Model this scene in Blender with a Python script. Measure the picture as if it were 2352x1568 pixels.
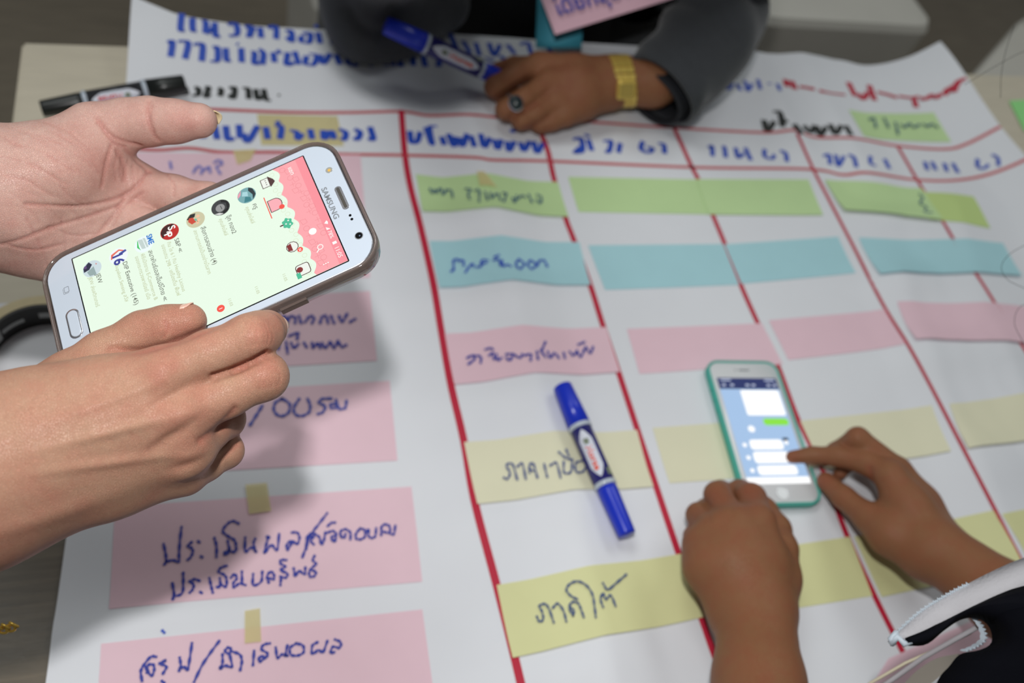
import bpy, bmesh, math, random
import numpy as np
from mathutils import Vector, Matrix

random.seed(4)
for _o in list(bpy.data.objects):
    bpy.data.objects.remove(_o)
SC = bpy.context.scene
COL = SC.collection

# ------------------------------------------------------------------ camera
F = 2000.0
CAM = np.array([0.0, 0.0, 1.359])
RW = np.array([[0.95705762, -0.20326565, 0.20669732],
               [-0.05131723, -0.82052955, -0.56929588],
               [0.28531956, 0.53424183, -0.79572509]])      # rows: right, down, forward
cam = bpy.data.cameras.new('camera')
camo = bpy.data.objects.new('camera', cam)
COL.objects.link(camo)
M = Matrix.Identity(4)
for i in range(3):
    M[i][0] = RW[0][i]
    M[i][1] = -RW[1][i]
    M[i][2] = -RW[2][i]
    M[i][3] = CAM[i]
camo.matrix_world = M
cam.sensor_width = 22.3
cam.lens = F / 2352 * 22.3
cam.clip_start = 0.02
cam.dof.use_dof = True
cam.dof.focus_distance = 0.395
cam.dof.aperture_fstop = 4.2
SC.camera = camo

# ------------------------------------------------------------------ light
SC.view_settings.view_transform = 'Standard'
SC.view_settings.look = 'None'
SC.view_settings.exposure = 0.0
SC.view_settings.gamma = 1.0
SC.view_settings.use_curve_mapping = False
wd = bpy.data.worlds.new('room_light')
SC.world = wd
wd.use_nodes = True
wd.node_tree.nodes['Background'].inputs[0].default_value = (0.93, 0.97, 1.0, 1)
wd.node_tree.nodes['Background'].inputs[1].default_value = 0.115


def area(name, loc, target, sx, sy, power, color):
    l = bpy.data.lights.new(name, 'AREA')
    l.shape = 'RECTANGLE'
    l.size = sx
    l.size_y = sy
    l.energy = power
    l.color = color
    o = bpy.data.objects.new(name, l)
    COL.objects.link(o)
    o.location = loc
    o.rotation_euler = (Vector(target) - Vector(loc)).to_track_quat('-Z', 'Y').to_euler()
    return o


fl = CAM + RW[0] * -0.004 + RW[1] * -0.15 + RW[2] * -0.10
tg = CAM + RW[2] * 0.7
area('camera_flash', fl, tg, 0.034, 0.022, 3.25, (1.0, 0.99, 0.98))
area('ceiling_lamp', (-0.5, 1.1, 2.9), (-0.2, 0.6, 0.75), 1.2, 0.6, 12, (0.96, 1.0, 0.98))
area('ceiling_lamp', (1.6, 1.3, 2.9), (0.9, 0.5, 0.75), 1.2, 0.6, 10, (0.96, 1.0, 0.98))


# ------------------------------------------------------------------ helpers
def ray(px, py):
    return RW[2] + (px - 1176.0) / F * RW[0] + (py - 784.0) / F * RW[1]


def Cd(px, py, d):
    return CAM + ray(px, py) * d


def Tz(px, py, z):
    r = ray(px, py)
    return CAM + r * ((z - CAM[2]) / r[2])


TABLE = 0.75
PAPER = 0.7512


def proj(P):
    q = (np.asarray(P) - CAM) @ RW.T
    return q[..., 0] / q[..., 2] * F + 1176, q[..., 1] / q[..., 2] * F + 784, q[..., 2]


def sm(x, a, b):
    t = np.clip((x - a) / (b - a), 0, 1)
    return t * t * (3 - 2 * t)


def seg_dist(x, y, pts):
    best = None
    sd = None
    for (ax, ay), (bx, by) in zip(pts[:-1], pts[1:]):
        dx, dy = bx - ax, by - ay
        L = dx * dx + dy * dy
        t = np.clip(((x - ax) * dx + (y - ay) * dy) / L, 0, 1)
        d = np.hypot(x - ax - t * dx, y - ay - t * dy)
        s = ((x - ax) * dy - (y - ay) * dx) / math.sqrt(L)
        if best is None:
            best, sd = d, s
        else:
            m = d < best
            best = np.where(m, d, best)
            sd = np.where(m, s, sd)
    return best, sd


def w2(px, py):
    p = Tz(px, py, PAPER)
    return (p[0], p[1])


TLc = w2(300, 20)
TRc = w2(2170, 140)
REDGE = [w2(2185, 150), w2(2330, 330), w2(2480, 560)]
CRE = [
    ([w2(900, 150), w2(925, 270), w2(945, 420)], 0.004, 0.035),
    ([w2(1040, 150), w2(1095, 330), w2(1130, 480), w2(1175, 690), w2(1232, 900), w2(1300, 1100), w2(1352, 1330), w2(1400, 1568), w2(1430, 1700)], 0.0090, 0.045),
    ([w2(1720, 120), w2(1800, 260), w2(1850, 340)], 0.0055, 0.04),
    ([w2(1835, 130), w2(1930, 300), w2(1990, 400)], 0.0065, 0.05),
    ([w2(2060, 640), w2(2130, 830), w2(2230, 1050), w2(2330, 1250)], 0.0055, 0.05),
    ([w2(2190, 480), w2(2250, 700), w2(2352, 930)], 0.008, 0.07),
]
BUMP = []
for (a, b, wx, wy, hh) in ((1080, 505, .07, .018, .003), (1160, 680, .09, .02, .003), (2040, 505, .06, .02, .006), (2080, 655, .06, .02, .006), (2160, 815, .08, .025, .007),
                       (1160, 905, .06, .02, .003), (1190, 1180, .07, .02, .003), (1440, 1150, .06, .02, .003), (1290, 1540, .06, .02, .004), (2300, 1060, .07, .03, .007), (380, 1415, .08, .012, .004)):
    c = w2(a, b)
    BUMP.append((c[0], c[1], wx, wy, hh))


def hgt(x, y):
    x = np.asarray(x, float)
    y = np.asarray(y, float)
    z = PAPER + 0 * x
    d = np.hypot((x - TLc[0]) * 0.8, (y - TLc[1]) * 1.0)
    z = z + 0.045 * np.exp(-(d / 0.13) ** 2)
    d = np.hypot((x - TRc[0]), (y - TRc[1]))
    z = z + 0.028 * np.exp(-(d / 0.12) ** 2)
    d, s = seg_dist(x, y, REDGE)
    z = z + 0.022 * np.exp(-(d / 0.07) ** 2)
    for pts, a, w in CRE:
        d, s = seg_dist(x, y, pts)
        z = z + a * np.clip(1 - d / w, 0, 1)
    for cx, cy, wx, wy, hh in BUMP:
        z = z + hh * np.exp(-((x - cx) / wx) ** 2 - ((y - cy) / wy) ** 2)
    return z


def S(px, py, off=0.0):
    z = PAPER + off
    for _ in range(14):
        p = Tz(px, py, z)
        z = 0.5 * z + 0.5 * (float(hgt(p[0], p[1])) + off)
    p = Tz(px, py, z)
    return np.array([p[0], p[1], z])


# ---- materials
def lin(c):
    return tuple(((v / 255) / 12.92 if v / 255 <= 0.04045 else (((v / 255) + 0.055) / 1.055) ** 2.4) for v in c)


def mat(name, rgb, rough=0.6, metal=0.0, noise=0.0, nscale=60.0, bump=0.0, bscale=300.0, spec=0.5, alpha=1.0, trans=0.0, emit=0.0, stretch=None, sheen=0.0, coat=0.0):
    m = bpy.data.materials.new(name)
    m.use_nodes = True
    nt = m.node_tree
    b = nt.nodes['Principled BSDF']
    c = lin(rgb) + (1,)
    b.inputs['Base Color'].default_value = c
    b.inputs['Roughness'].default_value = rough
    b.inputs['Metallic'].default_value = metal
    b.inputs['Specular IOR Level'].default_value = spec
    b.inputs['Alpha'].default_value = alpha
    b.inputs['Transmission Weight'].default_value = trans
    b.inputs['Sheen Weight'].default_value = sheen
    b.inputs['Coat Weight'].default_value = coat
    if emit:
        b.inputs['Base Color'].default_value = (0.02, 0.02, 0.02, 1)
        b.inputs['Emission Color'].default_value = c
        b.inputs['Emission Strength'].default_value = emit
    tc = nt.nodes.new('ShaderNodeTexCoord')
    mp = nt.nodes.new('ShaderNodeMapping')
    nt.links.new(tc.outputs['Object'], mp.inputs[0])
    if stretch:
        mp.inputs['Scale'].default_value = stretch
    if noise:
        n = nt.nodes.new('ShaderNodeTexNoise')
        n.inputs['Scale'].default_value = nscale
        n.inputs['Detail'].default_value = 4
        nt.links.new(mp.outputs[0], n.inputs['Vector'])
        r = nt.nodes.new('ShaderNodeMapRange')
        r.inputs[1].default_value = 0.25
        r.inputs[2].default_value = 0.75
        r.inputs[3].default_value = 1 - noise
        r.inputs[4].default_value = 1 + noise
        nt.links.new(n.outputs[0], r.inputs[0])
        mx = nt.nodes.new('ShaderNodeVectorMath')
        mx.operation = 'SCALE'
        mx.inputs[0].default_value = c[:3]
        nt.links.new(r.outputs[0], mx.inputs['Scale'])
        nt.links.new(mx.outputs[0], b.inputs['Base Color'])
    if bump:
        n = nt.nodes.new('ShaderNodeTexNoise')
        n.inputs['Scale'].default_value = bscale
        n.inputs['Detail'].default_value = 3
        nt.links.new(mp.outputs[0], n.inputs['Vector'])
        bp = nt.nodes.new('ShaderNodeBump')
        bp.inputs['Strength'].default_value = bump
        bp.inputs['Distance'].default_value = 0.001
        nt.links.new(n.outputs[0], bp.inputs['Height'])
        nt.links.new(bp.outputs[0], b.inputs['Normal'])
    return m


def skin_mat(name, rgb, pink, rough=0.5, bumpd=0.00012, mott=0.5):
    m = bpy.data.materials.new(name)
    m.use_nodes = True
    nt = m.node_tree
    b = nt.nodes['Principled BSDF']
    tc = nt.nodes.new('ShaderNodeTexCoord')
    at = nt.nodes.new('ShaderNodeAttribute')
    at.attribute_name = 'tint'
    n1 = nt.nodes.new('ShaderNodeTexNoise')
    n1.inputs['Scale'].default_value = 75
    n1.inputs['Detail'].default_value = 5
    n1.inputs['Roughness'].default_value = 0.65
    nt.links.new(tc.outputs['Object'], n1.inputs['Vector'])
    r = nt.nodes.new('ShaderNodeMapRange')
    r.inputs[1].default_value = 0.38
    r.inputs[2].default_value = 0.68
    r.inputs[3].default_value = 0
    r.inputs[4].default_value = mott
    nt.links.new(n1.outputs[0], r.inputs[0])
    ad = nt.nodes.new('ShaderNodeMath')
    ad.operation = 'ADD'
    ad.use_clamp = True
    nt.links.new(r.outputs[0], ad.inputs[0])
    nt.links.new(at.outputs['Fac'], ad.inputs[1])
    mx = nt.nodes.new('ShaderNodeMix')
    mx.data_type = 'RGBA'
    mx.inputs[6].default_value = lin(rgb) + (1,)
    mx.inputs[7].default_value = lin(pink) + (1,)
    nt.links.new(ad.outputs[0], mx.inputs[0])
    nt.links.new(mx.outputs[2], b.inputs['Base Color'])
    b.inputs['Roughness'].default_value = rough
    b.inputs['Specular IOR Level'].default_value = 0.28
    b.inputs['Subsurface Weight'].default_value = 0.18
    b.inputs['Subsurface Radius'].default_value = (0.9, 0.35, 0.2)
    b.inputs['Subsurface Scale'].default_value = 0.003
    v = nt.nodes.new('ShaderNodeTexVoronoi')
    v.feature = 'DISTANCE_TO_EDGE'
    v.inputs['Scale'].default_value = 1150
    n2 = nt.nodes.new('ShaderNodeTexNoise')
    n2.inputs['Scale'].default_value = 340
    n2.inputs['Detail'].default_value = 5
    nt.links.new(tc.outputs['Object'], n2.inputs['Vector'])
    wv = nt.nodes.new('ShaderNodeVectorMath')
    wv.operation = 'MULTIPLY_ADD'
    nt.links.new(n2.outputs['Color'], wv.inputs[0])
    wv.inputs[1].default_value = (0.003, 0.003, 0.003)
    nt.links.new(tc.outputs['Object'], wv.inputs[2])
    nt.links.new(wv.outputs[0], v.inputs['Vector'])
    cl = nt.nodes.new('ShaderNodeMapRange')
    cl.inputs[1].default_value = 0
    cl.inputs[2].default_value = 0.12
    nt.links.new(v.outputs['Distance'], cl.inputs[0])
    s = nt.nodes.new('ShaderNodeMath')
    s.operation = 'MULTIPLY_ADD'
    s.inputs[1].default_value = 1.2
    nt.links.new(n2.outputs[0], s.inputs[0])
    nt.links.new(cl.outputs[0], s.inputs[2])
    bp = nt.nodes.new('ShaderNodeBump')
    bp.inputs['Strength'].default_value = 0.75
    bp.inputs['Distance'].default_value = bumpd
    nt.links.new(s.outputs[0], bp.inputs['Height'])
    nt.links.new(bp.outputs[0], b.inputs['Normal'])
    return m


# ---- object linking
def link(name, me, m=None, parent=None, smooth=False):
    o = bpy.data.objects.new(name, me)
    COL.objects.link(o)
    if m is not None:
        me.materials.append(m)
    if parent is not None:
        o.parent = parent
        o.matrix_parent_inverse = parent.matrix_world.inverted() if parent.get('world_children') else Matrix.Identity(4)
    if smooth:
        me.polygons.foreach_set('use_smooth', [True] * len(me.polygons))
    return o


def tag(o, label=None, cat=None, group=None, kind=None):
    if label:
        o['label'] = label
    if cat:
        o['category'] = cat
    if group:
        o['group'] = group
    if kind:
        o['kind'] = kind
    return o


def empty(name, loc=(0, 0, 0), mw=None):
    o = bpy.data.objects.new(name, None)
    o.empty_display_size = 0.02
    COL.objects.link(o)
    if mw is not None:
        o.matrix_world = mw
    else:
        o.location = loc
    bpy.context.view_layer.update()
    return o


def pym(name, verts, faces, m, parent=None, smooth=False):
    """mesh from WORLD coordinates; if parented, keeps world placement"""
    me = bpy.data.meshes.new(name)
    me.from_pydata([tuple(map(float, v)) for v in verts], [], [tuple(int(i) for i in f) for f in faces])
    me.update()
    o = link(name, me, m, None, smooth)
    if parent is not None:
        o.parent = parent
        o.matrix_parent_inverse = parent.matrix_world.inverted()
    return o


def pyl(name, verts, faces, m, parent, smooth=False):
    """mesh in the parent's LOCAL coordinates"""
    me = bpy.data.meshes.new(name)
    me.from_pydata([tuple(map(float, v)) for v in verts], [], [tuple(int(i) for i in f) for f in faces])
    me.update()
    o = link(name, me, m, None, smooth)
    o.parent = parent
    return o


class Geo:
    def __init__(s):
        s.v = []
        s.f = []

    def add(s, v, f):
        n = len(s.v)
        s.v += [tuple(map(float, a)) for a in v]
        s.f += [tuple(int(i) + n for i in q) for q in f]

    def grid(s, G, close=False):
        R, Cc = len(G), len(G[0])
        v = [p for row in G for p in row]
        f = []
        for i in range(R - 1):
            for j in range(Cc - 1 + (1 if close else 0)):
                k = (j + 1) % Cc
                f.append((i * Cc + j, i * Cc + k, (i + 1) * Cc + k, (i + 1) * Cc + j))
        s.add(v, f)

    def box(s, c, h, R=None):
        v = []
        for x in (-1, 1):
            for y in (-1, 1):
                for z in (-1, 1):
                    p = np.array([x * h[0], y * h[1], z * h[2]])
                    if R is not None:
                        p = R @ p
                    v.append(np.array(c) + p)
        s.add(v, [(0, 1, 3, 2), (4, 6, 7, 5), (0, 4, 5, 1), (2, 3, 7, 6), (0, 2, 6, 4), (1, 5, 7, 3)])

    def tube(s, pts, rad, n=16, cap=True, flat=None):
        pts = [np.array(p, float) for p in pts]
        if not hasattr(rad, '__len__'):
            rad = [rad] * len(pts)
        rings = []
        u = None
        for i, p in enumerate(pts):
            t = pts[min(i + 1, len(pts) - 1)] - pts[max(i - 1, 0)]
            t /= np.linalg.norm(t)
            if u is None:
                a = np.array([0, 0, 1.0]) if abs(t[2]) < 0.9 else np.array([1.0, 0, 0])
                u = np.cross(t, a)
            u = u - t * (u @ t)
            u /= np.linalg.norm(u)
            w = np.cross(t, u)
            rings.append([p + rad[i] * (math.cos(2 * math.pi * k / n) * u + (flat or 1) * math.sin(2 * math.pi * k / n) * w) for k in range(n)])
        base = len(s.v)
        s.grid(rings, True)
        if cap:
            s.f.append(tuple(base + k for k in range(n))[::-1])
            s.f.append(tuple(base + (len(pts) - 1) * n + k for k in range(n)))

    def world(s, name, m, parent=None, smooth=False):
        return pym(name, s.v, s.f, m, parent, smooth)

    def local(s, name, m, parent, smooth=False):
        return pyl(name, s.v, s.f, m, parent, smooth)


def crom(pts, n=6, closed=False):
    P = [np.array(p, float) for p in pts]
    if len(P) < 3:
        return [P[0] + (P[-1] - P[0]) * i / n for i in range(n + 1)]
    Q = [2 * P[0] - P[1]] + P + [2 * P[-1] - P[-2]]
    out = []
    for i in range(1, len(Q) - 2):
        a, b, c, d = Q[i - 1:i + 3]
        for k in range(n):
            t = k / n
            out.append(0.5 * ((2 * b) + (c - a) * t + (2 * a - 5 * b + 4 * c - d) * t * t + (3 * b - a - 3 * c + d) * t ** 3))
    out.append(P[-1])
    return out


# ------------------------------------------------------------------ materials
M_table = mat('cream_laminate', (205, 196, 176), 0.45, noise=0.06, nscale=8, stretch=(2, 14, 1), bump=0.05)
M_tedge = mat('table_edging', (168, 158, 138), 0.5)
M_metal = mat('grey_metal', (130, 130, 132), 0.35, metal=0.8)
M_dark = mat('dark_wood', (92, 80, 62), 0.38, noise=0.32, nscale=14, stretch=(1.2, 22, 1), bump=0.15, bscale=60)
M_floor = mat('brown_vinyl', (128, 118, 102), 0.55, noise=0.16, nscale=9, stretch=(1, 9, 1))
M_paper = mat('white_paper', (229, 231, 236), 0.65, noise=0.012, nscale=20, bump=0.02, bscale=500)
M_sheet = mat('plain_paper', (222, 222, 226), 0.7)
M_pink = mat('pink_card', (236, 201, 212), 0.65, noise=0.02, nscale=30)
M_green = mat('green_card', (197, 226, 165), 0.65, noise=0.02, nscale=30)
M_lime = mat('lime_card', (196, 219, 140), 0.65)
M_blue = mat('blue_card', (174, 219, 227), 0.65, noise=0.02, nscale=30)
M_cream = mat('cream_card', (231, 228, 198), 0.65, noise=0.015, nscale=30)
M_yel = mat('yellow_card', (222, 222, 166), 0.65, noise=0.02, nscale=30)
M_red = mat('red_ink', (192, 26, 58), 0.6)
M_redf = mat('faded_red_ink', (204, 92, 96), 0.6)
M_ink = mat('blue_ink', (38, 52, 158), 0.55)
M_inkb = mat('bright_blue_ink', (36, 78, 190), 0.55)
M_inkp = mat('pale_blue_ink', (112, 118, 196), 0.6)
M_black = mat('black_ink', (30, 34, 32), 0.6)
M_teal = mat('slate_ink', (70, 106, 128), 0.6)
M_tape = mat('masking_tape', (226, 212, 152), 0.6, alpha=0.72, noise=0.03, nscale=90)

# ------------------------------------------------------------------ floor and tables
g = Geo()
g.add([(-3, -2.5, 0), (4.5, -2.5, 0), (4.5, 5, 0), (-3, 5, 0), (-3, -2.5, -0.05), (4.5, -2.5, -0.05), (4.5, 5, -0.05), (-3, 5, -0.05)],
      [(0, 1, 2, 3), (7, 6, 5, 4), (0, 4, 5, 1), (1, 5, 6, 2), (2, 6, 7, 3), (3, 7, 4, 0)])
fo = g.world('floor', M_floor)
fo['kind'] = 'structure'

cFL = Tz(50, 95, TABLE)                   # far left corner of the table
cFR = Tz(2352, 172, TABLE)
ux = (cFR - cFL)[:2] / np.linalg.norm((cFR - cFL)[:2])
uy = np.array([-ux[1], ux[0]])
near = Tz(60, 1120, TABLE)
depth = (cFL[:2] - near[:2]) @ uy
WT = 1.9


def slab(name, c, w, d, z1, th, m, parent, bev=0.003):
    """slab with far-left corner c, going +ux by w and -uy by d"""
    bm = bmesh.new()
    vs = []
    for a, b in ((0, 0), (w, 0), (w, -d), (0, -d)):
        p = c[:2] + ux * a + uy * b
        vs.append((p[0], p[1]))
    t = [bm.verts.new((x, y, z1)) for x, y in vs]
    l = [bm.verts.new((x, y, z1 - th)) for x, y in vs]
    bm.faces.new(t[::-1])
    bm.faces.new(l)
    for i in range(4):
        j = (i + 1) % 4
        bm.faces.new((t[i], t[j], l[j], l[i]))
    bmesh.ops.recalc_face_normals(bm, faces=bm.faces)
    bmesh.ops.bevel(bm, geom=list(bm.edges), offset=bev, segments=2, affect='EDGES')
    me = bpy.data.meshes.new(name)
    bm.to_mesh(me)
    bm.free()
    o = link(name, me, m)
    o.parent = parent
    o.matrix_parent_inverse = parent.matrix_world.inverted()
    return o


ctr = cFL[:2] + ux * WT / 2 - uy * depth / 2
tb = empty('folding_table', (ctr[0], ctr[1], 0))
tag(tb, 'cream laminate table under the large white chart paper', 'table')
slab('tabletop', cFL, WT, depth, TABLE, 0.022, M_table, tb)
slab('edge_band', np.append(cFL[:2] + ux * 0.02 - uy * 0.02, 0), WT - 0.04, depth - 0.04, TABLE - 0.022, 0.03, M_tedge, tb, 0.001)
for a, b in ((0.08, 0.08), (WT - 0.08, 0.08), (0.08, depth - 0.08), (WT - 0.08, depth - 0.08)):
    p = cFL[:2] + ux * a - uy * b
    g = Geo()
    g.tube([(p[0], p[1], 0.0), (p[0], p[1], TABLE - 0.05)], 0.014, 12)
    g.world('leg', M_metal, tb, True)

c2 = np.append(cFL[:2] - uy * (depth + 0.004) - ux * 0.35, 0)
d2 = 0.62
ctr = c2[:2] + ux * 1.1 - uy * d2 / 2
t2 = empty('wooden_desk', (ctr[0], ctr[1], 0))
tag(t2, 'dark brown wood grain desk beneath the lower left edge of the chart paper', 'desk')
slab('board', c2, 2.2, 0.232, 0.7475, 0.025, M_dark, t2)
slab('board', np.append(c2[:2] - uy * 0.235, 0), 2.2, d2 - 0.235, 0.7475, 0.025, M_dark, t2)
for a, b in ((0.08, 0.08), (2.12, 0.08), (0.08, d2 - 0.08), (2.12, d2 - 0.08)):
    p = c2[:2] + ux * a - uy * b
    g = Geo()
    g.box((p[0], p[1], 0.361), (0.025, 0.025, 0.361))
    g.world('leg', M_dark, t2)


# ------------------------------------------------------------------ chart paper
def resample(pts, n):
    P = np.array(pts)
    s = np.r_[0, np.cumsum(np.linalg.norm(np.diff(P, axis=0), axis=1))]
    q = np.linspace(0, s[-1], n)
    return np.stack([np.interp(q, s, P[:, k]) for k in range(P.shape[1])], 1)


top_px = [(303, -10), (360, 14), (430, 38), (560, 57), (700, 66), (900, 70), (1100, 82), (1300, 96), (1500, 108), (1720, 116), (1850, 122), (1930, 138), (1990, 150), (2080, 133), (2160, 95)]
topw = np.array([S(x, y)[:2] for x, y in top_px])
Lb = np.array(w2(92, 1660))
r0 = S(2160, 95)[:2]
r1 = S(2300, 292)[:2]
rd = (r1 - r0) / np.linalg.norm(r1 - r0)
Rb = r0 + rd * np.linalg.norm(topw[0] - Lb) * 1.32
NU, NV = 170, 130
tw = resample(crom(topw, 8), NU)
bw = resample([Lb, Rb], NU)
g = Geo()
G1 = []
for j in range(NV):
    v = j / (NV - 1)
    xy = bw * (1 - v) + tw * v
    z = hgt(xy[:, 0], xy[:, 1])
    G1.append([(xy[i, 0], xy[i, 1], z[i]) for i in range(NU)])
g.grid(G1)
pc = bw.mean(0) * 0.5 + tw.mean(0) * 0.5
chart = empty('chart_paper', (pc[0], pc[1], PAPER))
tag(chart, 'large white flip chart sheet ruled with red lines and blue Thai headings', 'chart')
po = g.world('sheet', M_paper, chart, True)
sd = po.modifiers.new('thickness', 'SOLIDIFY')
sd.thickness = 0.0004
sd.offset = -1
po.modifiers.new('edges', 'EDGE_SPLIT').split_angle = 0.6


def ribbon(g, pts_px, width, off, n=6, taper=True, mapf=None, smooth=True, chisel=False):
    f = mapf or (lambda x, y: S(x, y, off))
    pp = crom(pts_px, n) if smooth else pts_px
    P = [f(p[0], p[1]) for p in pp]
    k = len(P)
    G = [[], []]
    for i in range(k):
        t = P[min(i + 1, k - 1)] - P[max(i - 1, 0)]
        l = np.hypot(t[0], t[1]) or 1
        nx, ny = -t[1] / l, t[0] / l
        w = width / 2
        if taper:
            w *= 0.82 + 0.25 * math.sin(i * 1.3 + pts_px[0][0])
        if chisel:
            w *= 0.42 + 0.75 * abs(t[1]) / l
        G[0].append((P[i][0] + nx * w, P[i][1] + ny * w, P[i][2]))
        G[1].append((P[i][0] - nx * w, P[i][1] - ny * w, P[i][2]))
    g.grid(G)
    if chisel:
        return
    for e, s in ((0, -1), (k - 1, 1)):       # round ends
        t = P[min(e + 1, k - 1)] - P[max(e - 1, 0)]
        a0 = math.atan2(t[1], t[0]) + (0 if s > 0 else math.pi)
        c = P[e]
        fan = [(c[0] + width / 2 * math.cos(a0 + q), c[1] + width / 2 * math.sin(a0 + q), c[2]) for q in np.linspace(-math.pi / 2, math.pi / 2, 7)]
        g.add(fan, [tuple(range(7))])


def scaled(strokes, ox, oy, s):
    return [[(ox + x / s, oy + y / s) for x, y in st] for st in strokes]


def text_mesh(body, bold=0.0, spacing=1.0):
    cu = bpy.data.curves.new('t', 'FONT')
    cu.body = body
    cu.offset = bold
    cu.space_character = spacing
    cu.resolution_u = 3
    o = bpy.data.objects.new('t', cu)
    COL.objects.link(o)
    dg = bpy.context.evaluated_depsgraph_get()
    me = o.evaluated_get(dg).to_mesh()
    V = np.array([v.co[:] for v in me.vertices]) if len(me.vertices) else np.zeros((0, 3))
    Fc = [tuple(p.vertices) for p in me.polygons]
    o.evaluated_get(dg).to_mesh_clear()
    bpy.data.objects.remove(o)
    bpy.data.curves.remove(cu)
    return V, Fc


def surf_text(g, body, p0, p1, hpx, off, bold=0.03, h0=None):
    """handwritten print following the paper from baseline pixel p0 to p1, letter height hpx"""
    V, Fc = text_mesh(body, bold)
    if len(V) == 0:
        return
    x0, x1 = V[:, 0].min(), V[:, 0].max()
    N = 14
    xs = np.linspace(0, 1, N)
    if h0 is None:
        bl = [((1 - t) * p0[0] + t * p1[0], (1 - t) * p0[1] + t * p1[1]) for t in xs]
    else:
        bl = [tuple(a) for a in resample(crom(h0, 6), N)]
    A = np.array([S(a, b, off) for a, b in bl])
    B = np.array([S(a - hpx * 0.12, b - hpx, off) for a, b in bl])
    out = []
    cap = 0.62
    for v in V:
        t = (v[0] - x0) / (x1 - x0)
        a = np.array([np.interp(t, xs, A[:, k]) for k in range(3)])
        b = np.array([np.interp(t, xs, B[:, k]) for k in range(3)])
        p = a + (b - a) * (v[1] / cap)
        out.append((p[0], p[1], float(hgt(p[0], p[1])) + off))
    g.add(out, Fc)


# red lines
LA = [(922, 256), (930, 352), (943, 430), (966, 520), (995, 650), (1012, 750), (1035, 880), (1065, 1010), (1090, 1150), (1140, 1340), (1180, 1500), (1198, 1575), (1215, 1640)]
LB = [(1240, 300), (1258, 345), (1273, 412), (1300, 503), (1318, 550), (1357, 658), (1385, 747), (1422, 858), (1462, 980), (1505, 1110), (1557, 1265), (1612, 1420), (1640, 1500), (1668, 1575), (1690, 1640)]
LC = [(1548, 293), (1590, 385), (1604, 412), (1640, 500), (1663, 555), (1700, 650), (1740, 740), (1785, 835), (1832, 960), (1890, 1080), (1945, 1228), (2010, 1370), (2078, 1505), (2104, 1560), (2140, 1640)]
LD = [(1832, 308), (1868, 388), (1900, 450), (1960, 565), (2028, 698), (2088, 795), (2140, 890), (2200, 1005), (2260, 1120), (2345, 1285), (2420, 1430)]
LE = [(2062, 336), (2110, 418), (2170, 515), (2193, 553), (2250, 640), (2283, 692), (2352, 800), (2420, 910)]
H1 = [(262, 246), (470, 250), (650, 257), (800, 258), (922, 256), (985, 265), (1080, 263), (1170, 272), (1290, 276), (1400, 283), (1560, 294), (1753, 304), (1826, 299), (1872, 315), (1961, 317), (2057, 334), (2169, 342), (2223, 329), (2297, 291)]
H2 = [(255, 338), (360, 344), (436, 340), (513, 349), (640, 349), (793, 354), (921, 356), (1086, 361), (1134, 367), (1268, 370), (1594, 384), (1856, 388), (1936, 401), (1993, 396), (2099, 412), (2191, 414), (2271, 400), (2352, 368), (2420, 330)]
for ln, wd_ in ((LA, 0.0062), (LB, 0.0056), (LC, 0.0052), (LD, 0.0042), (LE, 0.0044)):
    g = Geo()
    ribbon(g, ln, wd_, 0.0004, 8, False)
    g.world('ruled_line', M_red, chart)
for ln in (H1, H2):
    g = Geo()
    ribbon(g, ln, 0.0042, 0.0004, 8, False)
    g.world('ruled_line', M_redf, chart)
# headings, hand lettered, each a part of its own
def heading(strokes, ox, oy, sc, m, width, off=0.0006):
    g = Geo()
    for st in scaled(strokes, ox, oy, sc):
        ribbon(g, st, width * 1.12, off, 6, False, chisel=True)
    g.world('heading', m, chart)['kind'] = 'stuff'


heading([[(225, 120), (215, 265), (250, 265)], [(320, 160), (325, 270), (355, 270)], [(400, 180), (440, 200), (440, 300)], [(440, 300), (520, 240)], [(520, 200), (530, 320), (570, 320)],
         [(640, 220), (700, 210), (725, 250), (715, 310), (650, 320)], [(790, 240), (840, 240), (830, 330), (860, 260), (880, 240)], [(930, 245), (940, 340)], [(1000, 250), (1070, 240), (1075, 350)],
         [(1160, 280), (1210, 280), (1215, 370), (1170, 330)], [(1310, 320), (1300, 370), (1370, 380), (1380, 300), (1310, 300)], [(1420, 225), (1450, 245)], [(1450, 290), (1470, 390)], [(1570, 290), (1590, 400)]], 360, 0, 3.92, M_inkb, .0050)
heading([[(690, 180), (735, 280)], [(760, 220), (800, 285)], [(830, 230), (850, 300)], [(900, 230), (930, 300), (960, 240)], [(1000, 240), (1040, 290)], [(1070, 240), (1110, 230), (1130, 290)], [(1170, 240), (1210, 240), (1240, 290)],
         [(880, 310), (930, 330)], [(960, 300), (1010, 330), (1050, 300)], [(620, 200), (660, 250)]], 740, 0, 2.352, M_inkb, .0045)
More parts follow.
